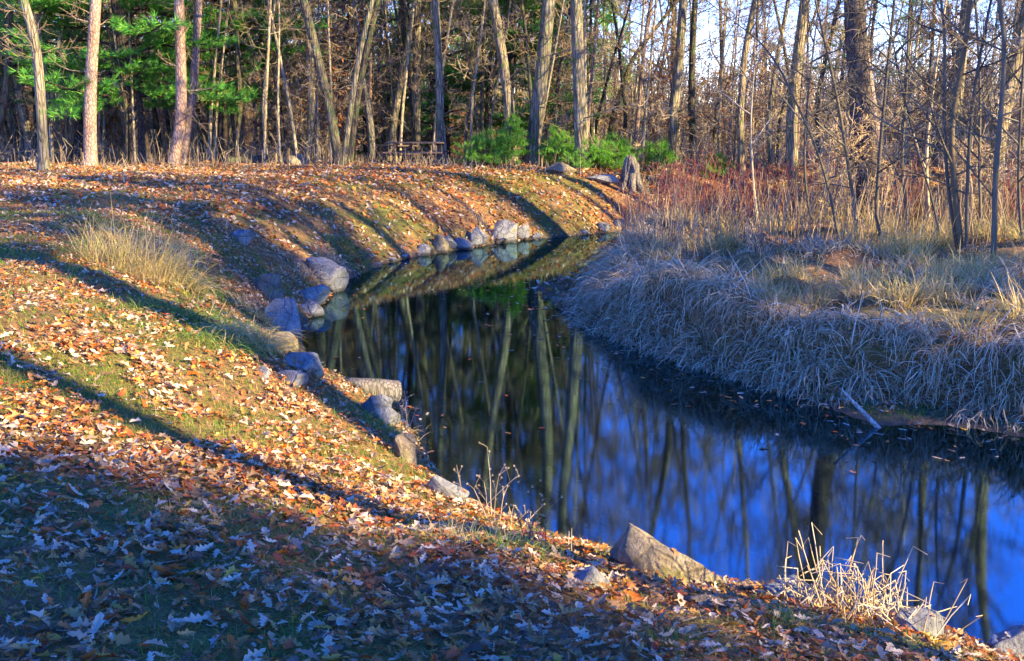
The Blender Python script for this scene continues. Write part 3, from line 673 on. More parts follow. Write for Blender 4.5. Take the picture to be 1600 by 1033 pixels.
# far wood: stems and twigs nobody could count
tb = Tubes()
for k in range(1500):
    y = rng.uniform(76, 130); x = rng.uniform(-.75, .75)*y; z = H1(x, y); right = x/y > .1
    hh = rng.uniform(7, 15) if not right else rng.uniform(4, 9)
    tb.add([(x, y, z-.2), (x+rng.gauss(0, .3), y, z+hh*.5), (x+rng.gauss(0, .7), y, z+hh)], [rng.uniform(.06, .2), .08, .02], 4)
tw = Tubes()
for k in range(48000):
    y = rng.uniform(74, 125); x = rng.uniform(-.75, .75)*y; z = 1+rng.random()**1.2*(19 if x/y < .1 else 6); l = rng.uniform(.8, 2.4); a = rng.random()*6.28; e = rng.uniform(0, 1.3)
    d = np.array([math.cos(a)*math.cos(e), math.sin(a)*math.cos(e)*.3, math.sin(e)])*l; p0 = np.array([x, y, z])
    tw.add([p0, p0+d*.5+np.array([0, 0, rng.gauss(0, .1)]), p0+d], [.03, .022, .012], 2)
V1, Q1 = tb.arrays(); V2, Q2 = tw.arrays()
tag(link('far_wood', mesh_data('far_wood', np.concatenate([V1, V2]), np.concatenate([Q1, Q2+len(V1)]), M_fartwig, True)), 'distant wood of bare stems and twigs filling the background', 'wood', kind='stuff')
fp = Bag(); TT_ = [tuft_t(14, .75, .10, rng, 1.5) for _ in range(4)]
pos = []
for k in range(70):
    y = rng.uniform(62, 105); x = rng.uniform(-.72, .10)*y; hh = rng.uniform(9, 20); zb = rng.uniform(1, 5)
    for q in range(110):
        t = rng.random()**1.3; rr = 3.0*(1-t)**.8*math.sqrt(rng.random()); a = rng.random()*6.28; pos.append((x+rr*math.cos(a), y+rr*math.sin(a), zb+(hh-zb)*t))
pos = np.array(pos); n = len(pos); M = rotz(rs.rand(n)*6.28)@roty(rs.rand(n)*.8-.6)
for q in range(4):
    W, Fo = spread(TT_[q][0], TT_[q][1], pos[q::4], M[q::4], U0(.7, 1.3, len(pos[q::4]))); fp.add(W, Fo)
tag(link('far_evergreens', fp.mesh('far_evergreens', M_pine)), 'green of distant evergreens deep in the wood', 'wood', kind='stuff')
# brown brush at the foot of the wood
tw = Tubes()
for k in range(15000):
    y = 34.5+rng.random()*25; x = rng.uniform(-.62, .62)*y
    if y < 41 and -.17 < x/y < .03: continue
    tw.add([(x, y, 0), (x, y, .001), (x, y, .002)], [0, 0, 0], 2) if False else tw.add([(x, y, 0), (x+rng.gauss(0, .12), y+rng.gauss(0, .12), rng.uniform(.2, .6)), (x+rng.gauss(0, .4), y+rng.gauss(0, .3), rng.uniform(.4, 1.3))], [.010, .009, .005], 2)
V2, Q2 = tw.arrays(); base = V2.reshape(-1, 6, 3)[:, 0, :2]; hz = H(base[:, 0], base[:, 1]); V2[:, 2] += np.repeat(hz, 6)
tag(link('brush', mesh_data('brush', V2, Q2, M_pale)), 'dry brown brush at the foot of the wood', 'brush', kind='stuff')

# ---- trees out of the frame to the right and behind, whose shade lies over the banks
su = np.array([math.sin(SUN_AZ), math.cos(SUN_AZ)]); sv = np.array([-su[1], su[0]])
def shade_loc(s, dist, x0):   # s: offset across the light, dist: metres towards the sun from x0
    p = sv*s; t = (x0-p[0])/su[0]; p = p+su*(t+dist); return (float(p[0]), float(p[1]))
GO = 'trees beyond the right edge of the picture'
SH = []
def shade_trunk(s, dist, r, seed, lab, crown0=7):
    x, y = shade_loc(s, dist, 4); b = (x, y, H1(x, y) if H1(x, y) > 0 else -.1)
    hardwood('bare_tree', lab, b, [(0, 0, 3), (.1, 0, 6)], r, 17, M_oak, group=GO, crown0=crown0, nb=12, under=3, seed=seed, sides=12, cfg=BG)
def shade_pine(s, dist, z0, z1, Rm, seed, lab, nwh=16, per=5):
    x, y = shade_loc(s, dist, 4); pine(lab, 0, 0, z0, z1, Rm, nwh, per, .28, seed, loc=(x, y), group=GO, k=16, tw_=.032, density=1.3)
shade_trunk(7.15, 8, .55, 301, 'thick bare tree out of frame whose shadow crosses the left bank', 9)
shade_trunk(8.0, 15, .22, 304, 'slimmer bare tree out of frame beyond the thick one', 9)
shade_trunk(4.65, 9, .22, 302, 'bare tree out of frame shading the near bank', 8)
for k, (a, b, z0, z1, Rm, lab) in enumerate([
    (1.8, 24, 6.5, 21, 3.2, 'dense pine out of frame shading the near leaves'), (1.2, 31, 9, 25, 3.6, 'second dense pine out of frame shading the near leaves'), (2.4, 37, 12, 27, 2.7, 'third dense pine out of frame shading the near leaves'),
    (-1.5, 26, 6, 22, 3.6, 'dense pine out of frame behind the camera'),
    (13.0, 27, 13.6, 24, 2.7, 'wide pine out of frame shading the grassy right bank'), (16.6, 33, 12, 25, 3.2, 'wide pine out of frame shading the scrub on the right bank'),
    (10.8, 36, 14, 26, 2.6, 'tall pine out of frame shading the left clearing')]):
    shade_pine(a, b, z0, z1, Rm, 311+k, lab, 20, 7)
for k, (a, b, t) in enumerate([(33.5, 19, 'first'), (37, 20, 'second'), (41, 22, 'third'), (30.2, 24, 'last')]):
    shade_pine(a, b, 1.5, 13, 3.2, 340+k, t+' pine out of frame along the edge of the right wood', 16, 6)
for k, (a, b, t) in enumerate([(35, 40, 'near'), (40, 38, 'middle'), (45, 36, 'far'), (50, 38, 'farthest')]):
    shade_pine(a, b, 2.5, 18, 3.6, 350+k, t+' tall pine deep in the wood out of frame on the right', 18, 6)
ORD = ['first', 'second', 'third', 'fourth', 'fifth', 'sixth', 'seventh', 'eighth', 'ninth', 'tenth', 'eleventh', 'twelfth', 'thirteenth']
for i, (s, rr) in enumerate([(9.5, .42), (10.5, .22), (11.5, .36), (12.5, .15), (13.8, .15), (15.0, .32), (16.2, .24), (17.6, .34), (19.2, .26), (20.6, .3), (22.3, .18), (24.2, .2), (26.6, .16)]):
    shade_trunk(s, 12+(i*7) % 13, rr, 320+i, ORD[i]+' bare tree out of frame in the row along the right side', 11)

# ------------------------------------------------------------------ stones
S = stone
S('large rounded blue-grey boulder topmost of the left bank stones', 510, 434, 62, 44, M_rock, 1, .8)
S('flat wide grey stone just below the largest left bank boulder', 481, 463, 62, 24, M_rock, 2, .7)
S('small grey stone at the waterline under the flat wide stone', 485, 487, 40, 26, M_rock, 3, .8)
S('big slanting slab on the left bank with a blue-grey face', 444, 503, 66, 52, M_rock, 4, .8, rz=.4, tilt=(.2, .35))
S('tan rounded stone below the slanting slab', 443, 542, 48, 32, M_rockt, 5, .8)
S('flat grey slab at the water below the tan rounded stone', 470, 572, 66, 26, M_rock, 6, .8, tilt=(0, .12))
S('small yellow mossy stone touching the water above the log', 492, 586, 26, 18, M_rockt, 7, .8)
S('long flat slab leading to the log', 452, 593, 52, 20, M_rock, 8, .7, rz=-.3)
S('small round grey stone half buried beside the long slab', 412, 586, 22, 18, M_rock, 9, .9)
S('stone half covered in grass above the slanting slab', 420, 456, 44, 40, M_rockm, 10, .8)
S('lone grey stone sunk in the leafy slope', 379, 374, 36, 22, M_rock, 11, .8)
S('grey stones lump just below the sawn log', 588, 640, 50, 40, M_rock, 12, .9)
S('rounded dark stone at the water below the sawn log', 608, 652, 34, 36, M_rock, 13, .9)
S('yellow lichened block at the edge of the near bank', 634, 706, 36, 50, M_rockt, 14, .8, sink=.3)
S('flat-topped grey slab at the edge of the near bank', 695, 768, 72, 42, M_rock, 15, .8, rz=.2)
S('largest near boulder, long, brown and mossy, sloping down to the right over the blue water', 1042, 888, 196, 78, M_rockb, 96, .5, rz=-.5, tilt=(.12, .26), sink=.30, sub=5)
S('pale half buried stone among near leaves left of the large boulder', 918, 906, 70, 44, M_rock, 18, .7, sink=.38, tilt=(0, .3))
S('narrow pale stone in front of the large near boulder', 1104, 944, 70, 26, M_rockt, 19, .5, rz=-.5, sink=.35)
S('rough pale stone at the water left of the bent straw clump', 1236, 932, 90, 40, M_rock, 120, .8, rz=.4)
S('pale stone at the water right of the bent straw clump', 1436, 984, 90, 50, M_rock, 21, .8)
S('blue-grey boulder cut by the bottom right corner', 1590, 1018, 90, 60, M_rock, 22, .9)
far = [(660, 393, 25, 16, 'leftmost small'), (687, 386, 27, 26, 'rounded tan'), (701, 381, 24, 18, 'small blue'), (722, 386, 32, 18, 'low dark'), (746, 377, 32, 30, 'tall pale'), (784, 364, 46, 28, 'largest pyramid-shaped blue'),
       (781, 381, 22, 12, 'small brown waterline'), (816, 366, 22, 20, 'pale round'), (838, 371, 18, 10, 'flat little'), (913, 365, 16, 8, 'tiny grey'), (945, 357, 22, 14, 'low grey'), (968, 353, 20, 12, 'rightmost low')]
for k, (a, b, w, h, t) in enumerate(far):
    S(t+' stone in the far row along the creek', a, b, w, h, M_rockt if k in (1, 6) else M_rock, 30+k, .8, sub=3, group='stones of the far row')
for k, (a, b, w, h, t) in enumerate([(612, 409, 18, 10, 'far left end of the gravelly shore'), (632, 404, 14, 8, 'gravelly shore below the green tufts'), (590, 416, 16, 9, 'shore beside the dark inlet')]):
    S('small stone at the '+t, a, b, w, h, M_rock, 50+k, .8, sub=3)
S('blue-shadowed flat boulder on the crest left of the stump', 930, 262, 58, 12, M_rock, 60, .6, Y=30.6)
S('brown rounded boulder on the crest right of the thick leaning trunk', 872, 261, 52, 17, M_rockt, 61, .6, Y=30.8)
S('pale boulder lying beside the picnic clearing next to the fallen log', 480, 255, 50, 20, M_rockt, 62, .6, Y=33)

# ------------------------------------------------------------------ logs, stump, stick, table
def log(name, label, A, B, r, mat, seed, cat='log', cut=True):
    A = np.array(A, float); B = np.array(B, float); L = np.linalg.norm(B-A); o = empty(name, A, label, cat)
    d = (B-A)/L; ref = np.array([0, 0, 1.]); u = np.cross(d, ref); u /= np.linalg.norm(u); w = np.cross(u, d); n = 22; k = 18
    V = []; 
    for i in range(n):
        t = i/(n-1)
        for j in range(k):
            a = j*2*math.pi/k; rr = r*(1-.25*(1-t))*(1+.14*(float(fbm(np.array([t*L*3+math.cos(a)*1.4]), np.array([math.sin(a)*1.4+seed]), seed)[0])-.5)*2)
            V.append(d*L*t+(u*math.cos(a)+w*math.sin(a))*rr+np.array([0, 0, .02*math.sin(t*5+seed)]))
    V = np.array(V); idx = np.arange(n*k).reshape(n, k); j = np.roll(np.arange(k), -1)
    Q = np.stack([idx[:-1], idx[:-1][:, j], idx[1:][:, j], idx[1:]], -1).reshape(-1, 4)
    link('bark', mesh_data('bark', V, Q, mat, True), o)
    for e, i, s in (('cut_end', n-1, .004), ('cut_end', 0, -.004)):
        ring = V[i*k:(i+1)*k]; c = ring.mean(0); W = np.r_[ring*.99+c*.01+d*s, [c+d*s*2.5]]
        link(e, mesh_data(e, W, np.array([[a, (a+1) % k, k] for a in range(k)]), M_endw), o)
    return o
M_endw, nt, out = new_mat('cut_wood_mat'); v = mapped(nt, (1, 1, 1))
col = ramp(nt, noise(nt, v, 22, 5), [(.3, (.30, .20, .10)), (.5, (.52, .37, .20)), (.7, (.62, .46, .26))])
p = N(nt, 'BsdfPrincipled', Roughness=.8); nt.links.new(col, p.inputs['Base Color']); nt.links.new(p.outputs[0], out.inputs[0])
a = at_z(462, 606, .34); b = at_z(622, 610, .17); log('sawn_log', 'weathered sawn log reaching out over the water from the left bank', a, b, .125, M_dead, 5)
a = rest(374, 34); b = rest(445, 34.2); log('fallen_log', 'dark fallen log at the edge of the clearing beside the pale boulder', a+[0, 0, .12], b+[0, 0, .28], .17, M_dbark, 8)
g0 = at_z(1376, 672, -.03); g1 = at_z(1312, 606, .42)
o = empty('driftwood_stick', g0, 'bare white driftwood stick poking out of the water on the right', 'stick'); dd = g1-g0
link('shaft', trunk_mesh('shaft', [(0, 0, 0), dd*.5, dd], [.036, .030, .018], M_white, 8, .08, 0, 3), o)
# stump
b = ground(985, 292); o = empty('stump', b, 'old weathered grey stump with ragged top on the bank crest', 'stump'); o.scale = (.9, .9, .95)
V, F = rock_mesh(77, (1, 1, 1), 4, 4, .05); 
th = np.arctan2(V[:, 1], V[:, 0]); rr = np.hypot(V[:, 0], V[:, 1]); 
flut = 1+.16*np.cos(th*6+1)+.08*np.cos(th*11)
W = np.stack([V[:, 0]*flut*.9, V[:, 1]*flut*.8, np.clip(V[:, 2]*1.6, -.9, .62)+.10*np.cos(th*5)*(V[:, 2] > .3)], 1)
link('wood', mesh_data('wood', W*np.array([.62, .62, .9])*.9+[0, 0, .40], F, M_dead, True), o)
tb = Tubes()
for k in range(7):
    a = k*.9+.3; d = np.array([math.cos(a), math.sin(a), 0]); tb.add([d*.2+[0, 0, .4], d*.26+[0, 0, .14], d*.36+[0, 0, -.02], d*.46+[0, 0, -.2]], [.13, .12, .11, .09], 7)
link('roots', tb.mesh('roots', M_dead), o)
# picnic table
M_plank, nt, out = new_mat('weathered_plank_mat'); v = mapped(nt, (1, 12, 12))
col = ramp(nt, noise(nt, v, 3, 5), [(.3, (.07, .045, .03)), (.7, (.17, .11, .08))])
p = N(nt, 'BsdfPrincipled', Roughness=.8); nt.links.new(col, p.inputs['Base Color']); nt.links.new(p.outputs[0], out.inputs[0])
BOX = np.array([(x, y, z) for x in (-.5, .5) for y in (-.5, .5) for z in (-.5, .5)]); BF = np.array([[0, 1, 3, 2], [4, 6, 7, 5], [0, 4, 5, 1], [2, 3, 7, 6], [0, 2, 6, 4], [1, 5, 7, 3]])
def box(name, size, loc, mat, parent, rot=(0, 0, 0)):
    o = link(name, mesh_data(name, BOX*np.array(size), BF, mat), parent, loc); o.rotation_euler = rot; return o
def bar(name, A, B, w, t, mat, parent):
    A = np.array(A); B = np.array(B); d = B-A; L = np.linalg.norm(d); o = box(name, (t, w, L), (A+B)/2, mat, parent)
    o.rotation_euler = Vector(d).to_track_quat('Z', 'Y').to_euler(); return o
def table(label, px, Y, rz):
    b = rest(px, Y); o = empty('picnic_table', b, label, 'picnic table', None, rz)
    for k in range(5): box('tabletop_plank', (1.95, .135, .04), (0, (k-2)*.148, .76), M_plank, o)
    for s in (-1, 1):
        for k in range(2): box('bench_plank', (1.95, .135, .04), (0, s*(.68+.148*k), .45), M_plank, o)
        bar('seat_beam', (s*.68, -.86, .405), (s*.68, .86, .405), .09, .04, M_plank, o)
        bar('top_beam', (s*.68, -.35, .715), (s*.68, .35, .715), .08, .04, M_plank, o)
        for q in (-1, 1): bar('leg', (s*.72, q*.58, -.04), (s*.72, q*.24, .72), .09, .04, M_plank, o)
    bar('brace', (-.64, 0, .38), (-.1, 0, .70), .07, .035, M_plank, o); bar('brace', (.64, 0, .38), (.1, 0, .70), .07, .035, M_plank, o)
table('brown wooden picnic table on the leafy clearing, nearer of the two', 656, 34.4, -.08)
table('brown wooden picnic table partly hidden behind the nearer table', 622, 36.6, .1)

# ------------------------------------------------------------------ leaf litter
def leaf_template(n, seed):
    r = np.random.RandomState(seed)
    if n == 2:
        t = np.array([0, .14, .22, .34, .43, .56, .66, .8, 1.]); w = np.array([.012, .10, .05, .19, .08, .25, .11, .17, .0])
    elif n == 1:
        t = np.array([0, .28, .42, .66, .8, 1.]); w = np.array([.02, .2, .09, .25, .13, 0])
    else:
        t = np.array([0, .45, 1.]); w = np.array([.05, .27, .05])
    curl = r.uniform(-.6, .9); fold = r.uniform(-.3, 1.1); tw = r.uniform(-.9, .9)
    V = []; 
    for s in (0, 1, -1):
        for a, b in zip(t, w):
            bb = b*r.uniform(.65, 1.35); y = s*bb; z = curl*(a-.5)**2+fold*bb*abs(s)*.8+tw*(a-.5)*y
            V.append((a-.5, y, z+r.normal(0, .008)))
    V = np.array(V); m = len(t); F = []
    for i in range(m-1):
        F.append((i, i+1, m+i+1, m+i)); F.append((i+1, i, 2*m+i, 2*m+i+1))
    return V, np.array(F)
def slope_tilt(x, y):
    e = .12; gx_ = (H(x+e, y)-H(x-e, y))/(2*e); gy_ = (H(x, y+e)-H(x, y-e))/(2*e); return gx_, gy_
def ground_M(x, y, rz, jit):
    gx_, gy_ = slope_tilt(x, y); n = len(x)
    nrm = np.stack([-gx_+rs.normal(0, jit, n), -gy_+rs.normal(0, jit, n), np.ones(n)], 1); nrm /= np.linalg.norm(nrm, axis=1, keepdims=True)
    t = np.stack([np.cos(rz), np.sin(rz), np.zeros(n)], 1); t -= nrm*(t*nrm).sum(1, keepdims=True); t /= np.linalg.norm(t, axis=1, keepdims=True)
    b = np.cross(nrm, t); return np.stack([t, b, nrm], -1)
def sample(n, y0, y1, k=.56, pad=1.5):
    y = np.sqrt(rs.uniform(y0*y0, y1*y1, n)); x = rs.uniform(-1, 1, n)*(k*y+pad); return x, y
def land(x, y): return -poly_sd(WPOLY, x, y)
litter = Bag()
def cover(x, y):      # where leaves have drifted together (1) and where turf shows (0)
    return np.where(y > 21, .40, np.where(y > 6.5, .08, .46))+.8*sstep((.45*fbm(x*.8, y*.8, 21)+.55*fbm(x*3.1, y*3.1, 23)-.42)/.2)
def strew(n, y0, y1, lod, size, jit, lift, collect=None, region=None):
    x, y = sample(n, y0, y1); dw = land(x, y); inR = poly_sd(TPOLY, x, y) > .15
    keep = (dw > -.02) & (rs.rand(n) < cover(x, y)) & ~(inR & (rs.rand(n) < .75))
    x, y = x[keep], y[keep]; n = len(x)
    z = H(x, y)+lift*rs.rand(n)+.008; M = ground_M(x, y, rs.rand(n)*6.28, jit); sc = size*(.5+1.15*rs.rand(n)**1.6)
    return x, y, z, M, sc
TL = {l: [leaf_template(l, 50+l*20+i) for i in range(8)] for l in (0, 1, 2)}
x, y, z, M, sc = strew(54000, 2.2, 8.5, 2, .066, .42, .045)
d = np.hypot(x, y)/sc
infr = (np.abs(x) < .5*y) & (y > 2.65)
order = np.argsort(np.where(infr, d, 1e9)); singles = order[:300]; rest_i = order[300:]
leafmesh = [mesh_data('fallen_leaf', v_, f_, M_leafo, True) for v_, f_ in TL[2]]
from mathutils import Matrix
for k, i in enumerate(singles):
    o = link('fallen_leaf', leafmesh[k % 8], ground_o)
    o.matrix_world = Matrix.Translation((float(x[i]), float(y[i]), float(z[i])+.008)) @ Matrix([[float(M[i][a][b]*sc[i]) for b in range(3)]+[0] for a in range(3)]+[[0, 0, 0, 1]])
yfar = y[rest_i] > 5.2
for q in range(16):
    s = rest_i[yfar if q > 7 else ~yfar][q % 8::8]; L_ = TL[1 if q > 7 else 2][q % 8]; W, Fo = spread(L_[0], L_[1], np.stack([x[s], y[s], z[s]], 1), M[s], sc[s]); litter.add(W, Fo)
x, y, z, M, sc = strew(120000, 8.5, 18, 1, .056, .45, .04)
for q in range(8):
    s = np.arange(len(x))[q::8]; W, Fo = spread(TL[1][q][0], TL[1][q][1], np.stack([x[s], y[s], z[s]], 1), M[s], sc[s]); litter.add(W, Fo)
x, y, z, M, sc = strew(230000, 18, 46, 0, .095, .6, .05)
for q in range(8):
    s = np.arange(len(x))[q::8]; W, Fo = spread(TL[0][q][0], TL[0][q][1], np.stack([x[s], y[s], z[s]], 1), M[s], sc[s]); litter.add(W, Fo)
from mathutils.bvhtree import BVHTree
from mathutils import Euler
for o_, rv, rf, w_ in STONES:
    Mx = np.array(Euler(o_.rotation_euler).to_matrix()); wv = rv@Mx.T+np.array(o_.location); bv = BVHTree.FromPolygons([tuple(v) for v in wv], [tuple(int(a) for a in f) for f in rf])
    pp, nn = [], []
    for q in range(int(min(26, 60*w_))):
        hx, hy = o_.location.x+rs.uniform(-.5, .5)*w_, o_.location.y+rs.uniform(-.5, .5)*w_
        hit, nm, _, _ = bv.ray_cast(Vector((hx, hy, 5)), Vector((0, 0, -1)))
        if hit is not None and nm.z > .72 and rs.rand() < .5: pp.append(list(hit+nm*.008)); nn.append(list(nm))
    if pp:
        pp = np.array(pp); nn = np.array(nn)+rs.normal(0, .15, (len(pp), 3)); nn /= np.linalg.norm(nn, axis=1, keepdims=True); t_ = rs.normal(size=nn.shape); t_ -= nn*(t_*nn).sum(1, keepdims=True); t_ /= np.linalg.norm(t_, axis=1, keepdims=True)
        W, Fo = spread(TL[1][1][0], TL[1][1][1], pp, np.stack([t_, np.cross(nn, t_), nn], -1), rs.uniform(.04, .09, len(pp))); litter.add(W, Fo)
tag(link('leaf_litter', litter.mesh('leaf_litter', M_leaf)), 'fallen brown and orange oak leaves covering the banks', 'leaves', kind='stuff')
# leaves afloat and on the shallow bed along the right shore
x, y = sample(30000, 5, 30); dw = -land(x, y); dR = np.abs(poly_sd(RPOLY, x, y))
k_ = (dw > .03) & (((dR < 2.2) & (rs.rand(len(x)) < np.exp(-dR/.55)*.75)) | ((dw < .5) & (rs.rand(len(x)) < .10)) | (rs.rand(len(x)) < .006))
x, y = x[k_], y[k_]; n = len(x); bg_ = Bag()
M = ground_M(x*0+50, y*0-60, rs.rand(n)*6.28, .06); sc = rs.uniform(.05, .11, n)
for q in range(8):
    s = np.arange(n)[q::8]; W, Fo = spread(TL[1][q][0]*[1, 1, .3], TL[1][q][1], np.stack([x[s], y[s], np.full(len(s), .008)], 1), M[s], sc[s]); bg_.add(W, Fo)
tag(link('floating_leaves', bg_.mesh('floating_leaves', M_leaf)), 'brown leaves floating along the edges of the creek', 'leaves', kind='stuff')
x, y = sample(16000, 5, 30); dw = -land(x, y); k_ = (dw > .03) & (dw < 1.6); x, y = x[k_], y[k_]; n = len(x); bg_ = Bag(); M = ground_M(x, y, rs.rand(n)*6.28, .2); sc = rs.uniform(.08, .13, n)
for q in range(8):
    s = np.arange(n)[q::8]; W, Fo = spread(TL[0][q][0], TL[0][q][1], np.stack([x[s], y[s], H(x[s], y[s])+.01], 1), M[s], sc[s]); bg_.add(W, Fo)
tag(link('sunken_leaves', bg_.mesh('sunken_leaves', M_leaf)), 'sodden leaves lying on the creek bed', 'leaves', kind='stuff')

# ------------------------------------------------------------------ grasses
def blades(x, y, z, rz, L, w, bend, lean, segs, jit_=.12):
    """curved blades; arrays in, verts and faces out"""
    n = len(x); t = np.linspace(0, 1, segs+1); out = np.zeros((n, segs+1, 3)); p = np.stack([x, y, z], 1); out[:, 0] = p
    ang = lean.copy()
    for i in range(segs):
        ds = L/segs; ang = ang+bend/segs*(1+.6*i/segs)
        az = rz+rs.normal(0, jit_, n); h = np.sin(ang)*ds; v_ = np.cos(ang)*ds
        p = p+np.stack([np.cos(az)*h, np.sin(az)*h, v_], 1); out[:, i+1] = p
    px_ = np.stack([-np.sin(rz), np.cos(rz), rs.normal(0, .3, n)], 1); wd = w[:, None, None]*.5*(1-t**2*.85)[None, :, None]
    V = np.stack([out-px_[:, None]*wd, out+px_[:, None]*wd], 2).reshape(-1, 3)
    idx = np.arange(n*(segs+1)*2).reshape(n, segs+1, 2); Q = np.stack([idx[:, :-1, 0], idx[:, :-1, 1], idx[:, 1:, 1], idx[:, 1:, 0]], -1).reshape(-1, 4)
    return V, Q
U = rs.uniform
# short green turf between the leaves
b_ = Bag()
for cnt, y0, y1, L, w, sg in ((230000, 2.2, 8, .05, .004, 2), (260000, 8, 17, .065, .008, 1), (80000, 17, 33, .09, .015, 1)):
    x, y = sample(cnt, y0, y1); g = cover(x, y); k_ = (land(x, y) > .12) & (rs.rand(cnt) < (1.02-g)*np.where((y > 22) & (x > -9), .35, np.where(y < 7, .55, .9))) & ~((poly_sd(TPOLY, x, y) > 0)); x, y = x[k_], y[k_]; n = len(x)
    b_.add(*blades(x, y, H(x, y)-.004, U(0, 6.28, n), L*U(.5, 1.5, n), np.full(n, w), U(.1, 1.2, n), U(0, .7, n), sg))
tag(link('short_grass', b_.mesh('short_grass', M_grass)), 'short green grass showing between the fallen leaves', 'grass', kind='stuff')
# fallen pine needles, near
x, y = sample(60000, 2.2, 9); k_ = land(x, y) > .1; x, y = x[k_], y[k_]; n = len(x)
tag(link('needle_litter', mesh_data('needle_litter', *blades(x, y, H(x, y)+U(.002, .02, n), U(0, 6.28, n), U(.05, .11, n), np.full(n, .0022), U(-.15, .25, n), U(1.25, 1.6, n), 1), M_needle)), 'brown pine needles fallen among the near leaves', 'pine needles', kind='stuff')

# drooping tussocks of the right bank
def tussock(bag, cx, cy, n, L, w, mat=None, segs=5, down=None, rad=.12, bend=(1.2, 2.6), lean=(.05, .7)):
    a = U(0, 6.28, n); rr = rad*np.sqrt(rs.rand(n)); x = cx+np.cos(a)*rr; y = cy+np.sin(a)*rr; rz = a+rs.normal(0, .8, n)
    if down is not None:
        m = rs.rand(n) < .55; rz[m] = math.atan2(down[1], down[0])+rs.normal(0, .6, m.sum())
    z = H(x, y)-.02; bag.add(*blades(x, y, z, rz, L*U(.55, 1.15, n), w*U(.6, 1.3, n), U(bend[0], bend[1], n), U(lean[0], lean[1], n), segs, .3))
    m = n//7; q = rs.randint(0, n, m); bag.add(*blades(x[q], y[q], z[q]+L*.25*rs.rand(m), U(0, 6.28, m), L*U(.4, 1.1, m), w*U(.7, 1.5, m), U(-.2, .5, m), U(.7, 1.9, m), 3, .1))
bk = Bag(); cnt = 0
toe = TPOLY[5:5+len(toe_px)+2]
for i in range(len(toe)-1):
    A, B = toe[i], toe[i+1]; L = np.linalg.norm(B-A); nrm = np.array([-(B-A)[1], (B-A)[0]])/max(L, 1e-6)
    mid = (A+B)/2
    if poly_sd(TPOLY, np.array([mid[0]+nrm[0]*.3]), np.array([mid[1]+nrm[1]*.3]))[0] < 0: nrm = -nrm
    for rowd, L0 in ((-.06, .34), (.1, .5), (.3, .62), (.55, .66), (.85, .6), (1.25, .5)):
        for k in range(max(int(L/.34), 1)):
            t = (k+rs.rand())/max(int(L/.34), 1); c = A+(B-A)*t+nrm*(rowd+rs.normal(0, .1))
            tussock(bk, c[0], c[1], 85, L0*U(.6, 1.35), .0115, down=-nrm, rad=.16); cnt += 1
for k in range(330):
    x = U(1.6, 11); y = U(9.5, 25)
    if x > .62*y or poly_sd(TPOLY, np.array([x]), np.array([y]))[0] < 1.2: continue
    if fbm(np.array([x*.5]), np.array([y*.5]), 77)[0] < .38: continue
    tussock(bk, x, y, 60, U(.3, .55), .011, bend=(.6, 2.4), rad=.2)
tag(link('drooping_dry_grass', bk.mesh('drooping_dry_grass', M_dry)), 'mounds of pale dry grass drooping over the right bank', 'grass', kind='stuff')
# golden upright grass behind and right
bk = Bag()
for k in range(260):
    y = U(11, 24); x = U(.12, .62)*y
    if poly_sd(TPOLY, np.array([x]), np.array([y]))[0] < .9: continue
    if fbm(np.array([x*.6+9]), np.array([y*.6]), 91)[0] < .46: continue
    tussock(bk, x, y, 70, U(.35, .65), .010, segs=3, bend=(.1, 1.4), lean=(0, .45), rad=.22)
tag(link('golden_grass', bk.mesh('golden_grass', M_gold)), 'upright golden and green grass among the saplings on the right', 'grass', kind='stuff')
# dry weeds stems over the right bank
tw = Tubes(); rng = random.Random(9)
for k in range(2600):
    y = rng.uniform(17.5, 31); x = rng.uniform(.11, .6)*y
    z = max(H1(x, y), -.1)
    hh = rng.uniform(.35, 1.3); lx, ly = rng.gauss(0, .18), rng.gauss(0, .18)
    tw.add([(x, y, z-.03), (x+lx*.4, y+ly*.4, z+hh*.5), (x+lx, y+ly, z+hh)], [.007, .006, .004], 3)
for k in range(1400):
    x = rng.uniform(-15, 9); y = rng.uniform(30.5, 34.5) if x > -6 else rng.uniform(29, 35)
    if H1(x, y) < .9: continue
    z = H1(x, y); hh = rng.uniform(.06, .4)*(1 if rng.random() < .8 else 2); lx, ly = rng.gauss(0, .1), rng.gauss(0, .1)
    tw.add([(x, y, z-.03), (x+lx*.4, y+ly*.4, z+hh*.5), (x+lx, y+ly, z+hh)], [.009, .008, .005], 3)
tag(link('dead_weed_stems', tw.mesh('dead_weed_stems', M_twig)), 'tangle of dead brown weed stems over the right bank and along the far crest', 'weeds', kind='stuff')

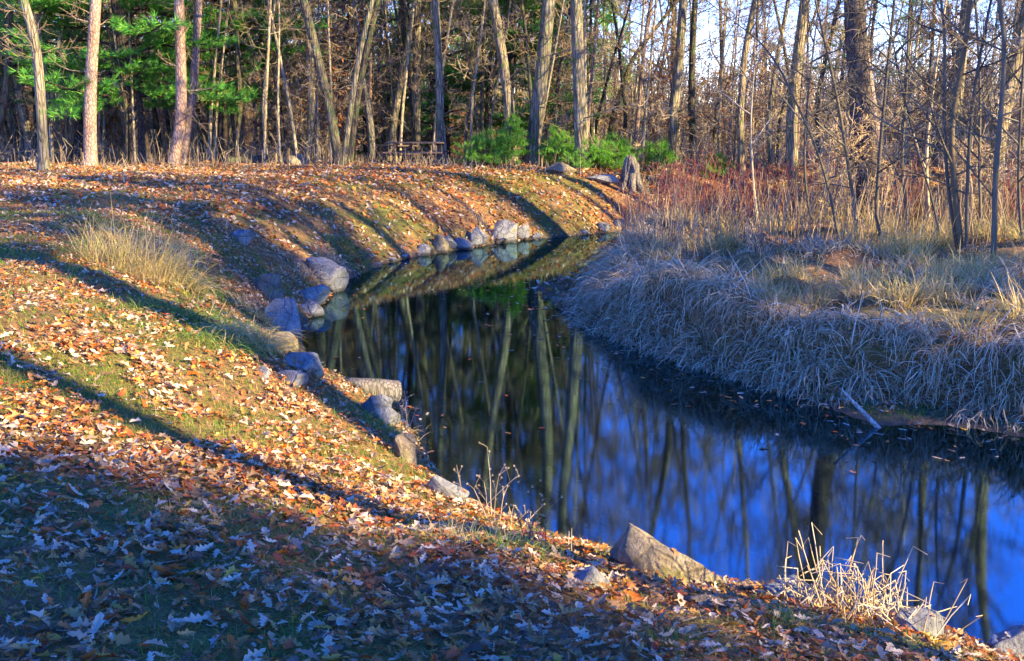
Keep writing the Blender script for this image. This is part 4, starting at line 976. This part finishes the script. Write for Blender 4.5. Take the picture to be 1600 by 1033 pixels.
# red-stemmed shrubs
def red_shrub(seed):
    rng = random.Random(seed); o = empty('red_stemmed_shrub', (0, 0, 0), 'x', 'shrub', 'g'); tb = Tubes()
    for k in range(34):
        a = rng.random()*6.28; l = rng.uniform(.05, .5); d = np.array([math.cos(a)*l, math.sin(a)*l, 1.]); d /= np.linalg.norm(d)
        p = np.array([math.cos(a)*.15, math.sin(a)*.15, -.05]); grow(tb, rng, p, d, rng.uniform(.8, 1.8), .011, 0, dict(n=[5, 4], w=[.1, .15], up=[.05, .06], rmin=.004, s=[3, 3], m=[(2, 5)], t0=.25, l=(.3, .5), twig=9), tb)
    link('stems', tb.mesh('stems', M_red), o); return o
RS_ = [red_shrub(401), red_shrub(402), red_shrub(403)]
for k, (px, Y, t) in enumerate([(1010, 25.5, 'beside the creek bend, leftmost'), (1040, 24.5, 'second from the creek bend'), (1075, 25.8, 'in front of the curved lit trunk'), (1105, 24, 'above the green and grey grass'), (1135, 26, 'below the crooked tan trunk'),
        (1165, 24.6, 'below the sunlit leafy patch'), (1200, 25.5, 'below the broad half-lit trunk'), (1235, 24.2, 'right of the broad half-lit trunk'), (1058, 22.8, 'nearest, where the grass begins'), (1275, 25.6, 'left of the arching sapling'), (1150, 22.6, 'nearest, in the middle of the scrub'), (985, 27.2, 'at the far water edge'), (1400, 22.2, 'right of the biggest dark trunk'), (1575, 20, 'at the right edge behind the golden grass')]):
    b = rest(px, Y); b[2] = max(b[2], 0); put(RS_, k % 3, b, k*1.3, .8+.05*(k % 5), 'red-stemmed shrub '+t, 'red-stemmed shrubs on the right bank')

# tufts on the left bank: things
def tuft(label, px, py, n, L, w, mat, seed, rad=.2, bend=(.4, 1.8), lean=(0, .6), name='grass_tuft', Y=None, segs=4):
    g = ground(px, py); o = None; bag = Bag()
    a = U(0, 6.28, n); rr = rad*np.sqrt(rs.rand(n)); x = np.cos(a)*rr; y = np.sin(a)*rr
    z = H(x+g[0], y+g[1])-g[2]-.02
    down = -np.array(slope_tilt(np.array([g[0]]), np.array([g[1]]))).ravel(); rz = a+rs.normal(0, .7, n)
    m = rs.rand(n) < .4; rz[m] = math.atan2(down[1], down[0])+rs.normal(0, .7, m.sum())
    V, Q = blades(x, y, z, rz, L*U(.5, 1.15, n), w*U(.6, 1.3, n), U(bend[0], bend[1], n), U(lean[0], lean[1], n), segs)
    o = link(name, mesh_data(name, V, Q, mat), None, g); return tag(o, label, 'grass tuft', 'grass tufts on the left bank')
GT = [
 ('tall golden dry grass standing highest on the left slope', 205, 420, 700, .75, .007, M_gold, .6, (.2, 1.2)),
 ('golden grass lying over just right of the tallest clump', 250, 440, 600, .6, .007, M_gold, .5, (.6, 2.0)),
 ('thin brown dry stalks behind the tallest golden clump', 270, 408, 130, .5, .006, M_dry, .45, (.1, .7)),
 ('arching green and yellow clump on the middle of the left slope', 300, 452, 260, .42, .007, M_green, .3, (1.0, 2.4)),
 ('small yellow clump beside the lone sunken stone', 345, 392, 160, .25, .009, M_green, .35, (.6, 2.0)),
 ('dry grey-green clump hanging above the large blue-grey boulder', 468, 425, 220, .45, .009, M_dry, .35, (1.0, 2.2)),
 ('wide green clump above the dark inlet', 545, 400, 330, .42, .011, M_green, .5, (.8, 2.0)),
 ('pale clump drooping to the dark inlet', 515, 408, 220, .4, .011, M_dry, .35, (1., 2.4)),
 ('clump of grass draped over the half covered stone', 418, 440, 220, .42, .008, M_green, .25, (1.2, 2.5)),
 ('shaggy yellow grass cushion overhanging the bank by the tan stone', 386, 535, 700, .5, .007, M_gold, .3, (1.3, 2.6)),
 ('green grass cushion in tree shadow left of the shaggy cushion', 345, 540, 420, .35, .007, M_green, .32, (1.2, 2.5)),
 ('orange-yellow grass just above the slanting slab', 392, 490, 240, .3, .007, M_gold, .3, (.7, 2.0)),
 ('bright green grass streak in the middle of the sunny slope', 325, 505, 300, .3, .007, M_green, .35, (.8, 2.2)),
 ('dark green tuft in the long tree shadow on the slope', 262, 490, 300, .3, .006, M_green, .35, (1.0, 2.3)),
 ('green tuft at the front of the lit slope above the near path', 215, 525, 220, .2, .006, M_green, .4, (.6, 2.2)),
 ('green tuft beside the near stones under the sawn log', 600, 675, 240, .2, .005, M_green, .25, (.6, 2.)),
 ('pale grass tuft along the near bank above the flat-topped slab', 655, 690, 180, .2, .005, M_gold, .2, (.6, 2.)),
 ('mixed green and straw tuft on the near bank in front of the weeds', 735, 845, 420, .2, .004, M_gold, .28, (.6, 2.2)),
 ('straw tuft on the near bank beside the dry weeds', 805, 868, 300, .18, .004, M_green, .2, (.5, 2.)),
 ('green tuft at the left foot of the large near boulder', 948, 880, 200, .15, .004, M_green, .12, (.3, 1.6)),
 ('green tuft in front of the bent straw clump', 1225, 990, 150, .16, .0035, M_green, .09, (.2, 1.5)),
 ('green tuft at the bottom edge among orange leaves', 1060, 1015, 160, .13, .0035, M_green, .14, (.3, 1.6)),
 ('yellow-green tuft highest on the far sunlit bank', 748, 282, 300, .3, .016, M_green, .7, (.8, 2.2)),
 ('rightmost yellow-green tuft on the far sunlit bank', 792, 290, 300, .3, .016, M_green, .7, (.8, 2.2)),
 ('yellow-green tuft halfway down the far sunlit bank', 830, 322, 220, .25, .014, M_green, .5, (.8, 2.)),
 ('low green tuft beside the pyramid-shaped far stone', 800, 352, 160, .25, .013, M_green, .35, (.8, 2.)),
 ('pale upright tuft above the far stone row', 748, 350, 100, .35, .012, M_dry, .2, (.1, 1.)),
]
for k, (lab, px, py, n, L, w, m, rad, bd) in enumerate(GT): tuft(lab, px, py, n, L, w, m, k, rad, bd)

# dry weeds with seed heads on the near bank, bent straw clump
def weed(label, px, py, stems, hh, seed, mat, fluff=True, bentk=False, spreadr=.12, lean=.3, name='dry_weed'):
    rng = random.Random(seed); g = ground(px, py); o = empty(name, g, label, 'weed'); tb = Tubes(); heads = []
    for k in range(stems):
        a = rng.random()*6.28; r = spreadr*math.sqrt(rng.random()); p = np.array([math.cos(a)*r, math.sin(a)*r, -.03]); h = hh*rng.uniform(.5, 1.1)
        d = np.array([rng.gauss(0, lean), rng.gauss(0, lean), 1.]); d /= np.linalg.norm(d); pts = [p]; n = 7
        kink = rng.randint(2, 5)
        for i in range(n-1):
            if bentk and i == kink: d = np.array([rng.gauss(0, 1), rng.gauss(0, .6), rng.uniform(-1.3, .1)]); d /= np.linalg.norm(d)
            d = d+np.array([rng.gauss(0, .06), rng.gauss(0, .06), 0]); d /= np.linalg.norm(d); p = p+d*h/(n-1)*(.8 if bentk and i >= kink else 1); pts.append(p)
        tb.add(pts, [.0035 if not bentk else .0038]*3+[.0028 if not bentk else .003]*3+[.0015], 5)
        if fluff:
            for j in range(rng.randint(3, 6)):
                q = pts[rng.randint(3, 6)]; e = q+np.array([rng.gauss(0, .05), rng.gauss(0, .05), rng.uniform(.02, .09)]); tb.add([q, (q+e)/2+[0, 0, .005], e], [.0015]*3, 3); heads.append(e)
    link('stems', tb.mesh('stems', mat), o)
    if heads:  # seed heads, a few millimetres each
        T_, F_ = tuft_t(12, .016, .004, rng, 1.6); hd = np.array(heads); W, Fo = spread(T_, F_, hd, roty(np.full(len(hd), -1.5)), np.ones(len(hd))); link('seed_heads', mesh_data('seed_heads', W, Fo, M_dry), o)['kind'] = 'stuff'
    return o
weed('tall dry weed with pale fluffy seed heads rising over the water from the near bank', 752, 815, 6, .55, 1, M_pale)
weed('dry weed with seed heads leaning right over the water', 782, 828, 5, .42, 2, M_pale, lean=.45)
weed('thin reddish weed stems at the near water edge', 842, 862, 7, .32, 3, M_twig, lean=.2)
weed('single dry stalk at the near edge left of the large boulder', 892, 872, 3, .26, 4, M_pale, False)
weed('bent pale straw clump standing over the blue water', 1330, 968, 80, .62, 5, M_straw, False, True, .22, .25, 'straw_clump')
weed('flattened straw sprawling over stones right of the bent clump', 1400, 985, 70, .42, 6, M_straw, False, True, .22, .8, 'straw_clump')
weed('loose straw stalks left of the bent clump', 1262, 955, 26, .45, 7, M_straw, False, True, .12, .6, 'straw_clump')
weed('brown upright weed stems in the golden clump on the left slope', 232, 430, 22, .75, 8, M_twig, True, False, .5, .15)
weed('arched brown bramble stems on the left slope', 330, 488, 10, .5, 9, M_twig, False, True, .35, .5, 'bramble')
weed('twiggy weed beside the stones under the sawn log', 632, 668, 8, .32, 10, M_pale, True, False, .1, .4)
# fallen twigs
rng = random.Random(4); tb = Tubes()
for k in range(260):
    y = rng.uniform(2.6, 16); x = rng.uniform(-.55, .4)*y
    if land(np.array([x]), np.array([y]))[0] < .2: continue
    a = rng.random()*6.28; l = rng.uniform(.08, .35); pts = []
    for i in range(4):
        xx = x+math.cos(a)*l*i/3+rng.gauss(0, .008); yy = y+math.sin(a)*l*i/3; pts.append((xx, yy, H1(xx, yy)+.02+rng.uniform(0, .015)))
    tb.add(pts, [.004, .0035, .003, .0015], 4)
tag(link('fallen_twigs', tb.mesh('fallen_twigs', M_twig)), 'small dead twigs lying among the leaves', 'twigs', kind='stuff')
print('TRIS', sum(sum(len(p.vertices)-2 for p in []) for m in []) , sum(len(m.polygons) for m in bpy.data.meshes))
